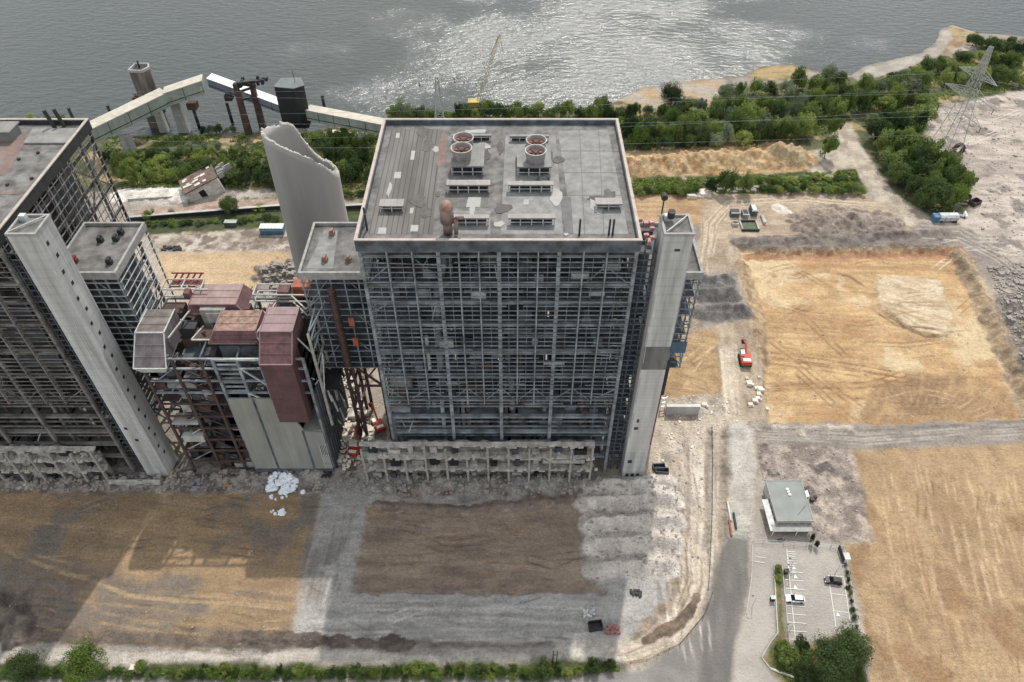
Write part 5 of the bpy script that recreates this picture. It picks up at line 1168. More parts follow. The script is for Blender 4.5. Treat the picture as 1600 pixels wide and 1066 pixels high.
row([(985, 186), (1060, 176), (1125, 176)], 7, 8, 9, MM, 'tree', 'behind the round beach tree', group='trees along the river belt', jit=2)
row([(960, 206), (1110, 197), (1250, 190), (1350, 172)], 17, 9.5, 11, DM+['mid'], 'tree', 'in the long middle belt row', group='trees along the river belt', jit=2.5)
row([(975, 222), (1120, 217), (1260, 210)], 14, 10, 11, DM, 'tree', 'in the belt row next behind the front one', group='trees along the river belt', jit=2)
row([(985, 234), (1130, 228), (1245, 222)], 13, 9, 9, DM+['mid'], 'tree', 'in the belt row bordering the sand heap', group='trees along the river belt', jit=1)
row([(1120, 178), (1210, 170), (1320, 160)], 10, 9.5, 11, MM, 'tree', 'in the second row from the water', group='trees along the river belt', jit=2)
row([(1122, 158), (1180, 150), (1240, 145), (1322, 140)], 9, 9, 10, ['silver', 'mid', 'mid', 'light'], 'tree', 'in the row nearest the water', group='trees along the river belt', jit=2)
tree(*W(1048, 168)[:2], 12.5, 14.5, 'dark', 'round dark tree standing alone on the pale beach', mesh=BIGC[0])
tree(*W(1135, 156)[:2], 9, 12, 'silver', 'round silvery willow at the right end of the beach')
tree(*W(1290, 134)[:2], 12, 12, 'silver', 'tall silvery tree at the water edge left of the long beach spit')
tree(*W(1287, 248)[:2], 13, 9, 'light', 'slender yellowish green tree where the dirt road meets the sand heap', lean=.05)
tree(*W(1302, 215)[:2], 10, 7, 'light', 'slender light green tree just behind the yellowish one at the dirt road')
for j, (px, n) in enumerate((([(1345, 150), (1450, 140)], 6), ([(1350, 172), (1440, 166)], 5), ([(1352, 196), (1448, 190)], 5), ([(1360, 218), (1440, 214)], 5), ([(1370, 242), (1440, 238)], 4), ([(1382, 264), (1475, 262)], 5), ([(1392, 286), (1496, 282)], 6), ([(1410, 306), (1502, 303)], 5), ([(1432, 328), (1500, 324)], 4))):
    row(px, n, 11 if j > 2 else 9, 12.5, ['dark', 'mid', 'mid', 'dark', 'hedge'] if j > 1 else DM, 'tree', f'in the {ordw(j)} wood row beside the dirt road', group='trees of the wood beside the dirt road', jit=2)
row([(1385, 130), (1440, 118), (1490, 108)], 6, 8, 11, DM, 'tree', 'along the inner edge of the beach spit', group='trees on the spit', jit=2)
row([(1510, 72), (1560, 76), (1600, 84)], 6, 6, 11, ['dark'], 'tree', 'on the far end of the spit', group='trees on the spit', jit=2)
row([(1490, 92), (1540, 98), (1600, 104)], 7, 6, 10, ['dark', 'mid', 'light'], 'tree', 'behind the pylon top', group='trees on the spit', jit=2)
row([(1462, 130), (1530, 132), (1600, 134)], 9, 8.5, 10, ['mid', 'light', 'dark'], 'tree', 'at the far edge of the pale field', group='trees on the spit', jit=2)
row([(992, 302), (1090, 300)], 9, 3.2, 6, ['hedge', 'mid', 'dark'], 'bush', 'in the strip between sand heap and sand track', cat='bush', group='bushes in the green strip')
row([(1190, 300), (1260, 302), (1345, 302)], 16, 3.4, 5.5, ['light', 'hedge', 'mid'], 'bush', 'at the right end of the green strip', cat='bush', group='bushes in the green strip')
row([(1180, 286), (1260, 282), (1340, 280)], 12, 2.6, 5.5, ['light', 'hedge'], 'bush', 'in the back of the green strip', cat='bush', group='bushes in the green strip')
for u, v, h, ww, kd, lb in ((1108, 300, 7, 7, 'dark', 'small dark tree left of the pair in the green strip'), (1132, 302, 11, 9, 'dark', 'taller dark tree of the pair in the green strip'), (1160, 302, 10, 8, 'mid', 'mid green tree right of the dark one in the green strip'), (1062, 304, 5, 7, 'mid', 'round low tree in the left part of the green strip')):
    tree(*W(u, v)[:2], h, ww, kd, lb)
# trees behind the middle block and around the conveyor
row([(612, 190), (960, 184)], 22, 7.5, 10, ['light', 'mid', 'hedge'], 'bush', 'along the bank behind the fan roof', cat='bush', group='bank bushes behind the middle block', jit=2)
tree(*W(630, 186)[:2], 12.5, 11, 'silver', 'tall silvery tree on the bank where the right conveyor meets the roof'); tree(*W(658, 188)[:2], 9.5, 9, 'silver', 'smaller silvery tree just left of the slim white pylon')
tree(*W(717, 186)[:2], 9, 5, 'dark', 'narrow dark conical tree right of the slim white pylon'); tree(*W(760, 182)[:2], 8, 10, 'mid', 'mid green tree beside the yellow crane boom')
row([(925, 196), (990, 188)], 5, 9, 9, ['dark', 'mid'], 'tree', 'at the back right corner of the fan roof', group='trees along the river belt', jit=2)
tree(*W(940, 180)[:2], 10, 11, 'mid', 'broad tree on the shore at the left end of the beach')
row([(28, 198), (85, 197), (135, 200)], 6, 6, 8, ['light', 'silver', 'light'], 'bush', 'above the roof edge of the left block', cat='bush', group='bushes above the left roof')
row([(165, 252), (250, 248), (410, 246)], 14, 5, 8, ['mid', 'light', 'dark'], 'bush', 'in the thicket below the cream gallery, back row', cat='bush', group='thicket below the conveyor', jit=2)
row([(178, 270), (300, 268), (425, 270)], 14, 7, 9, ['mid', 'mid', 'light'], 'tree', 'in the thicket below the cream gallery, middle row', group='thicket below the conveyor', jit=2)
row([(190, 288), (300, 284), (432, 290)], 13, 7.5, 9, ['dark', 'mid', 'light'], 'tree', 'in the thicket below the cream gallery, front row', group='thicket below the conveyor', jit=1.5)
row([(250, 240), (345, 234)], 9, 3.6, 6, ['silver'], 'bush', 'in the pale patch of the thicket', cat='bush', group='silver bushes under the gallery', jit=2)
row([(315, 206), (345, 207), (372, 204)], 5, 4, 5.5, ['dark', 'silver', 'dark'], 'bush', 'on the water edge below the portal', cat='bush', group='bushes at the water edge')
row([(488, 228), (540, 226), (592, 232)], 7, 7, 9, ['mid', 'light', 'dark'], 'tree', 'between chimney stump and middle block, back row', group='trees between chimney and block', jit=2)
row([(510, 250), (592, 256)], 6, 8, 9, ['dark', 'mid'], 'tree', 'between chimney stump and middle block, centre row', group='trees between chimney and block', jit=2)
row([(520, 275), (585, 282)], 5, 8, 9, ['dark', 'mid'], 'tree', 'between chimney stump and middle block, front row', group='trees between chimney and block', jit=2)
row([(536, 306), (580, 306)], 5, 3, 5, ['hedge', 'mid'], 'bush', 'in the low clump right of the chimney', cat='bush', group='low clump right of the chimney')
row([(225, 352), (440, 342)], 16, 1.8, 4.5, ['dark', 'hedge'], 'bush', 'on the embankment below the long wall', cat='bush', group='embankment bushes')
for u, v, h, ww, kd, lb in ((362, 334, 8, 9, 'dark', 'round dark tree in front of the tilted ruined hut'), (235, 340, 3.5, 6, 'light', 'pale green shrub on the brick path'), (268, 336, 2.5, 3.5, 'silver', 'small grey shrub on the brick path'), (322, 334, 2.2, 3, 'mid', 'tiny shrub left of the round dark tree'), (405, 328, 2.4, 7, 'light', 'low light green bush right of the round dark tree')):
    tree(*W(u, v)[:2], h, ww, kd, lb, 'bush' if h < 4 else 'tree')
# foot of the photo
row([(-10, 1052), (250, 1051)], 14, 2.6, 4.2, ['hedge', 'mid'], 'bush', 'in the bottom left hedge', cat='bush', group='hedge along the bottom')
row([(262, 1056), (620, 1052), (880, 1050), (960, 1046)], 42, 3.0, 3.6, ['hedge', 'hedge', 'mid', 'light'], 'bush', 'in the long hedge at the bottom', cat='bush', group='hedge along the bottom', jit=.8, hj=.3)
row([(270, 1060), (620, 1057), (880, 1055)], 36, 1.8, 3.4, ['hedge', 'mid', 'hedge'], 'low bush', 'at the front foot of the bottom hedge', cat='bush', group='hedge along the bottom', jit=.5, hj=.3)
tree(*W(54, 1052)[:2], 9.5, 10, 'dark', 'dark grey green tree at the bottom left corner', mesh=BIGC[0]); tb = tree(*W(151, 1050)[:2], 11.5, 11.5, 'mid', 'bright green round tree at the bottom left beside the dark one', mesh=None)
me = crown_mesh(950, 14000, .021, 46); me.materials.append(LM['hedge']); tb.children[0].data = me
tree(*W(338, 1058)[:2], 5.5, 4, 'hedge', 'taller pointed shrub in the left half of the bottom hedge'); tree(*W(566, 1058)[:2], 5, 4.5, 'mid', 'taller shrub in the middle of the bottom hedge')
tree(*W(850, 1056)[:2], 6.5, 6, 'dark', 'tallest dark tree in the bottom hedge, beside the wooden pole'); tree(*W(748, 1056)[:2], 5.5, 4.5, 'dark', 'dark shrub in the bottom hedge left of the tallest one'); tree(*W(926, 1044)[:2], 4, 4.5, 'mid', 'small tree at the right end of the bottom hedge')
tree(*W(1287, 1047)[:2], 9.5, 13, 'dark', 'large dark tree left of two at the foot of the car park', mesh=BIGC[2]); tree(*W(1324, 1030)[:2], 9.5, 12, 'dark', 'large dark tree right of two at the foot of the car park', mesh=BIGC[0])
tree(*W(1250, 1016)[:2], 4.5, 5, 'dark', 'small dark tree at the corner of the car park island'); tree(*W(1228, 1030)[:2], 3.6, 7, 'light', 'yellow green bush at the round end of the car park island', 'bush'); tree(*W(1222, 1012)[:2], 2.6, 4.5, 'hedge', 'bright green bush just above the round end of the island', 'bush')
row([(1246, 1052), (1300, 1068), (1350, 1072)], 7, 2.6, 5, ['mid', 'hedge', 'dark'], 'bush', 'below the two large car park trees', cat='bush', group='bushes under the car park trees')
tree(*W(1215, 893)[:2], 2.4, 3.2, 'light', 'low yellow green bush at the top end of the car park island', 'bush'); tree(*W(1215, 905)[:2], 1.6, 2.4, 'light', 'small bush just below the top of the car park island', 'bush')
# weeds: uncountable ground cover
def cover(px, n, s, kd, name, label):
    P = G(*px); xs = [p[0] for p in P]; ys_ = [p[1] for p in P]; g = np.random.default_rng(len(label)+n)
    x = g.uniform(min(xs), max(xs), n*3); y = g.uniform(min(ys_), max(ys_), n*3); k = (sdf(P, x, y) < -1) & (fbm(x, y, 6, 19, 3) > .46); x = x[k][:n]; y = y[k][:n]; m = len(x)
    z = np.array([gz(a, c) for a, c in zip(x, y)])+g.uniform(.1, .8, m)*s*2
    a = g.normal(size=(m, 3)); a /= np.linalg.norm(a, axis=1)[:, None]; c = np.cross(a, g.normal(size=(m, 3))); c /= np.linalg.norm(c, axis=1)[:, None]
    p = np.stack([x, y, z], 1); q_ = s*g.uniform(.5, 1.3, m)[:, None]; v = np.stack([p-a*q_, p-c*q_*.8, p+a*q_, p+c*q_*.8], 1).reshape(-1, 3)
    me = D.meshes.new(name); me.vertices.add(4*m); me.vertices.foreach_set('co', v.astype(np.float32).ravel()); me.loops.add(4*m); me.loops.foreach_set('vertex_index', np.arange(4*m, dtype=np.int32)); me.polygons.add(m); me.polygons.foreach_set('loop_start', np.arange(0, 4*m, 4, dtype=np.int32)); me.update(); me.materials.append(LM[kd])
    o = D.objects.new(name, me); COL.objects.link(o); setp(o, label, 'undergrowth', kind='stuff')
cover([(150, 210), (430, 208), (600, 200), (940, 180), (960, 232), (600, 300), (190, 300)], 26000, .5, 'mid', 'undergrowth', 'low green undergrowth on the bank behind the blocks')
cover([(960, 180), (1130, 150), (1340, 130), (1600, 70), (1600, 138), (1450, 170), (1440, 240), (1505, 280), (1500, 332), (1440, 332), (1405, 290), (1355, 200), (1330, 172), (1290, 215), (1240, 222), (985, 234)], 36000, .45, 'mid', 'undergrowth', 'dark undergrowth beneath the trees of the river belt')
cover([(985, 278), (1180, 274), (1340, 264), (1354, 304), (985, 306)], 12000, .4, 'light', 'undergrowth', 'weeds in the green strip below the sand heap')
cover([(0, 1042), (975, 1038), (975, 1056), (0, 1062)], 14000, .22, 'hedge', 'undergrowth', 'grass and weeds along the foot of the bottom hedge')
cover([(1205, 1000), (1250, 1008), (1352, 1005), (1356, 1066), (1240, 1085), (1200, 1040)], 5000, .2, 'light', 'undergrowth', 'dry weeds on the car park island')
# ------------------------------------------------------------------ VEHICLES
def excavator(label, loc, rz, reach=1.0, up=.6, sc=1.0):
    r = empty('excavator', (0, 0, 0), label, 'excavator')
    for s in (-1, 1):
        MB().extr([(-2.2, .1), (-1.9, 0), (1.9, 0), (2.2, .1), (2.4, .5), (2.2, .95), (-2.2, .95), (-2.4, .5)], s*1.3-.32, s*1.3+.32).build('crawler_track', RUBBER, r)
    MB().box(-.9, .9, -1.2, 1.2, .35, 1.0).build('undercarriage', DARKM, r)
    b = MB(); b.prism([(-1.45, -2.6), (1.45, -2.6), (1.45, 1.5), (.1, 1.5), (.1, .9), (-1.45, .9)], 1.02, 2.1); b.box(-1.2, 1.3, -2.75, -1.0, 2.11, 2.45); bd = b.build('body', ORANGE, r)
    MB().box(-1.1, 1.0, -2.3, -1.3, 2.46, 2.6).build('engine_grille', WHITEP, bd)
    MB().box(-1.4, -.35, .2, 1.7, 1.5, 3.05).build('cab', WHITEP, r); MB().box(-1.42, -.33, .5, 1.74, 2.0, 2.85).build('cab_window', GLASS, r)
    e = (0.35, 1.2+3.6*reach, 1.8+3.0*up*2); k = (0.35, e[1]+2.6*reach, max(.9, e[2]-3.4*up))
    MB().bar((.35, 1.1, 1.8), e, .42, .6).build('boom', ORANGE, r); MB().bar(e, k, .34, .44).build('stick', ORANGE, r)
    MB().bar((.35, 1.3, 1.3), (.35, 2.8, 2.6), .2).build('hydraulic_ram', GALV, r)
    MB().extr([(k[1]-.2, k[2]+.3), (k[1]+.6, k[2]-.1), (k[1]+.3, k[2]-.9), (k[1]-.7, k[2]-.8)], -.15, .85).build('bucket', DARKM, r)
    r.location = loc; r.rotation_euler = (0, 0, rz); r.scale = (sc, sc, sc); return r
p = GP(1163, 565); excavator('red orange excavator with its arm stretched out between sand pit and haul track', p, -.05, .8, .25, 1.15)
p = GP(592, 668); excavator('orange excavator under the left annex of the middle block', p, .5, .9, .8, 1.0)
p = GP(556, 706); excavator('orange excavator with raised arm beside the grey cladded duct plant wall', p, -.15, .45, 1.1, 1.0)
def car(label, loc, rz, paint, l=4.6, w_=1.85):
    r = empty('parked_car', (0, 0, 0), label, 'car', None)
    h = w_/2; b = MB()
    prof = [(-l/2, .35), (-l/2, .8), (-l/2+.15, .95), (-l*.30, 1.0), (l*.22, 1.0), (l*.47, .82), (l/2, .6), (l/2, .35)]
    n = len(prof); vs = []
    for s, ins in ((-1, 0), (1, 0)):
        for x, z in prof: vs.append((x*(1 if abs(x) < l*.4 else .99), s*(h-(.12 if z > .9 else .03)), z))
    b.add(vs, [tuple(range(n)), tuple(range(2*n-1, n-1, -1))]+[(n+i, n+(i+1) % n, (i+1) % n, i) for i in range(n)]); b.build('body', paint, r)
    g = MB(); g.hexa([(-l*.44, -h+.16, 1.0), (l*.24, -h+.16, 1.0), (l*.24, h-.16, 1.0), (-l*.44, h-.16, 1.0), (-l*.36, -h+.3, 1.48), (l*.06, -h+.3, 1.48), (l*.06, h-.3, 1.48), (-l*.36, h-.3, 1.48)]); g.build('window', GLASS, r)
    g = MB(); g.hexa([(-l*.36, -h+.27, 1.47), (l*.06, -h+.27, 1.47), (l*.06, h-.27, 1.47), (-l*.36, h-.27, 1.47), (-l*.34, -h+.34, 1.54), (l*.03, -h+.34, 1.54), (l*.03, h-.34, 1.54), (-l*.34, h-.34, 1.54)]); g.build('roof', paint, r)
    for sx in (-1, 1):
        for sy in (-1, 1): MB().cyl((sx*l*.31, sy*(h-.2), .33), (sx*l*.31, sy*(h+.01), .33), .33, n=14).build('wheel', RUBBER, r)
    for sy in (-1, 1):
        MB().box(l/2-.12, l/2+.01, sy*h*.66-.2, sy*h*.66+.2, .6, .74).build('headlight', WHITEP, r); MB().box(l*.12, l*.17, sy*(h+.0)-.1+sy*.08, sy*(h)+.1+sy*.08, .98, 1.1).build('mirror', paint, r)
    r.location = loc; r.rotation_euler = (0, 0, rz); return r
p = GP(1241, 938); car('white hatchback parked at the island side of the car park', (p.x, p.y, .06), math.radians(176), WHITEP, 4.7)
p = GP(1301, 909); car('black car parked near the right edge of the car park', (p.x, p.y, .06), math.radians(172), CARB, 4.3)
# far vehicles
p = GP(1478, 345); r = empty('tank_trailer', p, 'grey tank trailer with rounded sides below the dark wood', 'trailer'); MB().extr([(p.y-1.5, p.z+.8), (p.y+1.5, p.z+.8), (p.y+1.7, p.z+2.6), (p.y+1, p.z+3.3), (p.y-1, p.z+3.3), (p.y-1.7, p.z+2.6)], p.x-3.6, p.x+3.8).build('tank', GALV, r)
for dx in (-2.6, 2.2, 3.2): MB().cyl((p.x+dx, p.y-1.6, p.z+.5), (p.x+dx, p.y+1.6, p.z+.5), .5, n=12).build('wheel', RUBBER, r)
for dx in (-1.5, .6, 2.7): MB().box(p.x+dx-.1, p.x+dx+.1, p.y-1.74, p.y-1.5, p.z+.9, p.z+2.6).build('tank_band', STEEL, r)
p = GP(1462, 345); r = empty('blue_container', p, 'small blue container left of the grey tank trailer', 'container'); MB().box(p.x-1.7, p.x+1.7, p.y-1.4, p.y+1.6, p.z, p.z+2.6).build('box', BLUEP, r)
for dx in (-1, 0, 1): MB().box(p.x+dx-.08, p.x+dx+.08, p.y-1.46, p.y-1.405, p.z+.1, p.z+2.5).build('rib', STEELD, r)
MB().box(p.x-1.6, p.x+1.6, p.y-1.2, p.y+1.5, p.z+2.605, p.z+2.7).build('roof', BLUEP, r)
p = GP(1499, 337); r = empty('white_van', p, 'white pickup van beside the dark wood and the tank trailer', 'van'); q_ = math.radians(-25)
b = MB(); b.box(-2.6, 1.2, -.95, .95, .4, 1.3); b.build('load_bed', WHITEP, None).parent = r
b = MB(); b.extr([(1.21, .4), (2.6, .4), (2.6, 1.1), (2.1, 1.3), (1.8, 2.1), (1.21, 2.1)], -.95, .95); o = b.build('cab', WHITEP, None); o.rotation_euler = (0, 0, -math.pi/2); o.parent = r
for dx in (-1.7, 1.8):
    for s in (-1, 1): o = MB().cyl((dx, s*.98, .38), (dx, s*.74, .38), .38, n=12).build('wheel', RUBBER, None); o.parent = r
o = MB().box(-2.4, 1.0, -.8, .8, 1.31, 1.5).build('load', DARKM, None); o.parent = r; r.rotation_euler = (0, 0, q_)
def skip(u, v, l, w_, h_, rz, label, mo, mi, cat='skip'):
    p = GP(u, v); r = empty('waste_skip', p, label, cat, None, rz)
    for a in ((-l/2, l/2, -w_/2, -w_/2+.15), (-l/2, l/2, w_/2-.15, w_/2), (-l/2, -l/2+.15, -w_/2+.15, w_/2-.15), (l/2-.15, l/2, -w_/2+.15, w_/2-.15)):
        o = MB().box(*a, 0, h_).build('side_wall', mo, None); o.parent = r
    o = MB().box(-l/2+.15, l/2-.15, -w_/2+.15, w_/2-.15, .05, .2).build('floor', mi, None); o.parent = r
    for i in range(4): o = MB().box(-l/2+.4+i*(l-.8)/3-.06, -l/2+.4+i*(l-.8)/3+.06, -w_/2-.08, -w_/2-.005, 0, h_).build('rib', mo, None); o.parent = r
skip(1522, 319, 4.6, 3, 1.8, .5, 'open rusty brown skip on the pale field right of the dark wood', RUSTM, DARKM); skip(1511, 309, 2.8, 1.6, 1.2, .2, 'small dark skip behind the rusty one beside the dark wood', DARKM, WHITEP)
skip(1029, 732, 3.6, 1.7, 1.4, .05, 'dark metal skip, the upper of two by the foot of the banded stair tower', STEELD, DARKM); skip(1034, 738, 3.8, 1.7, 1.3, -.08, 'dark metal skip, the lower of two by the foot of the banded stair tower', STEELD, DARKM)
skip(930, 980, 3.4, 2.2, 1.5, .15, 'dark grey skip on the gravel yard beside the red heap', DARKM, DARKM)
p = GP(956, 985); b = MB(); R = random.Random(4)
for i in range(30): b.blob((p.x+R.uniform(-1.6, 1.6), p.y+R.uniform(-1, 1), p.z+R.uniform(.1, .6)), (.5, .4, .35), i)
setp(b.build('scrap_heap', mat('faded_red_scrap', (146, 104, 104), .8, .3, 1)), 'faded red scrap heap on the gravel yard', 'scrap heap')
for u, v, lb in ((920, 960, 'small white and grey scrap heap above the dark skip on the gravel'), (994, 928, 'small dark brown heap on the edge of the gravel yard'), (270, 389, 'heap of crushed black scrap on the pale ground beside the sand strip'), (510, 742, 'low black heap at the foot of the cladded duct plant')):
    p = GP(u, v); b = MB(); far = v < 500
    for i in range(26): b.blob((p.x+R.uniform(-1, 1)*(3.6 if far else 1.3), p.y+R.uniform(-1, 1)*(1.2 if far else .9), p.z+R.uniform(.1, .5)), (.7 if far else .35, .4, .3), i)
    setp(b.build('scrap_heap', DARKM if 'white' not in lb else GALV), lb, 'scrap heap')
# steel rings on pale field
p = GP(1494, 244); r = empty('steel_ring', p, 'big rusty steel ring lying upright on the pale field below the pylon', 'steel ring')
b = MB(); n = 20
for i in range(n):
    a0 = 2*math.pi*i/n; a1 = 2*math.pi*(i+1)/n; b.bar((p.x+2*math.cos(a0), p.y+.4, p.z+3+2.7*math.sin(a0)), (p.x+2*math.cos(a1), p.y+.4, p.z+3+2.7*math.sin(a1)), 1.6, 1.1)
b.build('ring', RUSTM, r)
p = GP(1481, 247); b = MB(); b.cyl((p.x, p.y, p.z), (p.x, p.y, p.z+2.6), 2.6, n=20); b.cyl((p.x, p.y, p.z+2.61), (p.x, p.y, p.z+3), 1.6, n=16); setp(b.build('concrete_tank', mat('mauve_tank', (150, 134, 130), .9, .3, .4)), 'squat round tank beside the rusty steel ring under the pylon', 'tank')
# blue railcar / container by the chimney
a = GP(409, 364); c = GP(446, 362); r = empty('blue_site_container', (a.x, a.y, a.z), 'long blue container with white ribbed roof left of the chimney stump', 'container')
MB().box(a.x, c.x, a.y-1.4, a.y+1.6, a.z+.3, a.z+3.0).build('box', BLUEP, r); MB().box(a.x-.1, c.x+.1, a.y-1.5, a.y+1.7, a.z+3.01, a.z+3.3).build('roof', WHITEP, r)
x = a.x+.6
while x < c.x: MB().box(x, x+.3, a.y-1.6, a.y+1.8, a.z+3.31, a.z+3.45).build('roof_rib', GALV, r); x += 1.4
MB().box(a.x-.1, c.x+.1, a.y-1.56, a.y-1.41, a.z+1.9, a.z+2.6).build('window_band', mat('pale_blue_window', (120, 160, 184), .3, .2, 1), r)
p = GP(210+150, 360); r = empty('grey_container', p, 'low dark grey container on the embankment', 'container')
# small white box right of it
p = GP(440, 372); r.location = GP(362, 352); p = r.location
MB().box(p.x-2.4, p.x+2.4, p.y-1, p.y+1, p.z, p.z+1.8).build('box', STEELD, r); MB().box(p.x-2.5, p.x+2.5, p.y-1.1, p.y+1.1, p.z+1.81, p.z+1.95).build('roof', CONC, r)
# long wall / pipe bridge along the embankment
a = GP(205, 345); c = GP(445, 326); r = empty('retaining_wall', a, 'long low dark wall with a pale coping above the embankment', 'wall')
MB().bar(a+Vector((0, 0, .8)), c+Vector((0, 0, .8)), .8, 2.0).build('wall_body', DARKM, r); MB().bar(a+Vector((0, 0, 1.95)), c+Vector((0, 0, 1.95)), 1.3, .25).build('coping', CONC, r)
a = GP(540, 327); c = GP(575, 325); r = empty('retaining_wall', a, 'short dark wall between chimney stump and middle block', 'wall')
MB().bar(a+Vector((0, 0, .8)), c+Vector((0, 0, .8)), .8, 2.0).build('wall_body', DARKM, r); MB().bar(a+Vector((0, 0, 1.95)), c+Vector((0, 0, 1.95)), 1.3, .25).build('coping', CONC, r)
a = GP(200, 313); c = GP(300, 307); MB().bar(a+Vector((0, 0, .3)), c+Vector((0, 0, .3)), .5, .8).build('quay_kerb', CONC); setp(D.objects['quay_kerb'], 'thin dark kerb edging the white spoil slab', 'kerb')
# tilted ruined hut
p = GP(322, 298); r = empty('ruined_hut', (p.x, p.y, p.z), 'collapsed white hut sunk on one side with a slanting broken roof', 'ruin')
Rm = Matrix.Rotation(math.radians(-13), 4, 'Y') @ Matrix.Rotation(math.radians(7), 4, 'X') @ Matrix.Rotation(math.radians(28), 4, 'Z')
def hut(name, m, *bx):
    b = MB()
    for x in bx: b.box(*x)
    b.v = [tuple(Rm @ Vector(v)) for v in b.v]; o = b.build(name, m, None); o.parent = r; return o
WP_ = mat('white_render_wall', (206, 204, 196), .9, .35, .5)
hut('wall', WP_, (-7, -2.5, -5, -4.7, -1.5, 6)); hut('wall', WP_, (0, 7, -5, -4.7, -1.5, 6)); hut('lintel', WP_, (-2.49, -.01, -5, -4.7, 4, 6)); hut('wall', WP_, (-7, -6.7, -4.69, 5, -1.5, 6)); hut('wall', WP_, (6.7, 7, -4.69, 5, -1.5, 6)); hut('wall', WP_, (-6.69, 6.69, 4.7, 5, -1.5, 6))
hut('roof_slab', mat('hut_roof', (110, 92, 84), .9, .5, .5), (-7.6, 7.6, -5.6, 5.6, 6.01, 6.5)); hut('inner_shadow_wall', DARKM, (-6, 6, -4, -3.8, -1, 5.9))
R = random.Random(12)
for i in range(12): x = R.uniform(-7, 5); y = R.uniform(-5, 4); hut('roof_panel', WP_, (x, x+R.uniform(1.2, 3), y, y+R.uniform(.8, 1.6), 6.51+i*.02, 6.6+i*.02))
for i in range(10): x = R.uniform(7.5, 12); y = R.uniform(-3, 6); hut('fallen_panel', CONC, (x, x+2.4, y, y+.4, 1+R.uniform(0, 3), 1.3+R.uniform(3, 3.4)))
# basins by the pond
p = GP(1170, 355); r = empty('settling_pond', (p.x, p.y, p.z), 'small green pond with concrete rim', 'pond')
a = W(1156, 348); c = W(1184, 361); MB().box(a.x, c.x, c.y, a.y, .1, .45).build('pond_water', PM, r)
for bx in ((a.x-.5, c.x+.5, a.y, a.y+.5), (a.x-.5, c.x+.5, c.y-.5, c.y)): MB().box(*bx, -.1, 1.1).build('rim', DARKM, r)
for bx in ((a.x-.5, a.x, c.y, a.y), (c.x, c.x+.5, c.y, a.y)): MB().box(*bx, -.1, 1.1).build('rim', CONC, r)
for i, (u, v, l, w_, h_, lb, m) in enumerate(((1147, 337, 3.4, 2.8, 2.4, 'dark basin block left of three above the green pond', STEELD), (1163, 338, 2.4, 3.4, 2.2, 'grey basin block in the middle of three above the green pond', STEEL), (1176, 333, 2.4, 4.6, 2.8, 'tall dark blue basin block right of three above the green pond', STEELD), (1148, 352, 2.4, 2, 1.4, 'low rusty tank left of the green pond', RUSTM), (1192, 345, 1.2, 5, 1.2, 'narrow concrete sill right of the green pond', CONC))):
    p = GP(u, v); r = empty('basin_block', p, lb, 'basin'); MB().box(p.x-l/2, p.x+l/2, p.y-w_/2, p.y+w_/2, p.z-.3, p.z+h_).build('basin_wall', CONC if i > 2 else m, r)
    MB().box(p.x-l/2+.3, p.x+l/2-.3, p.y-w_/2+.3, p.y+w_/2-.3, p.z+h_+.004, p.z+h_+.1).build('basin_top', [BLACKM, DARKM, GALV, RUSTM, CONC][i], r)
    MB().box(p.x-l/2-.15, p.x+l/2+.15, p.y-w_/2-.15, p.y-w_/2-.005, p.z+h_-.3, p.z+h_).build('edge_beam', WHITEP if i < 3 else CONC, r)
# concrete wall by the red post
a = GP(1040, 648); c = GP(1091, 648); r = empty('concrete_wall', a, 'thick pale concrete wall beside the red corner post', 'wall'); MB().box(a.x, c.x, a.y, a.y+1.0, -.5, 3.6).build('wall_body', CONC, r); MB().box(a.x-.1, c.x+.1, a.y-.06, a.y+1.06, 3.61, 3.75).build('coping', mat('pale_concrete', (0, 0, 0)), r)
a = GP(1034, 640); bars('handrail', WHITEP, r, [((a.x-.6, a.y, z), (a.x-.6+1.6, a.y+.4, z)) for z in (1, 3, 5)]+[((a.x-.6, a.y, 0), (a.x-.6, a.y, 5.4)), ((a.x+1, a.y+.4, 0), (a.x+1, a.y+.4, 5.4))], .3)
# concrete lumps
for i, (u, v, s) in enumerate(((1170, 601, 1.0), (1181, 608, .7), (1187, 610, 1.1), (1185, 617, .8), (1178, 628, .9), (1184, 624, .8), (1172, 634, .8), (1198, 640, .6), (1186, 590, .5), (1100, 634, .9), (1166, 592, .5))):
    p = GP(u, v); b = MB(); b.blob((p.x, p.y, p.z+s*.5), (s*1.1, s*.9, s*.75), i); b.blob((p.x+s*.9, p.y-s*.4, p.z+s*.3), (s*.5, s*.5, s*.4), i+50)
    o = b.build('concrete_lump', mat('pale_lump_concrete', (214, 206, 194), .95, .25, .8)); setp(o, 'pale lump of broken concrete, '+ordw(i)+' of the scatter between excavator and sand pit' if i < 9 else ('pale broken lump at the right end of the thick concrete wall' if i == 9 else 'small pale lump nearest the excavator tracks'), 'rubble', 'concrete lumps beside the sand pit')
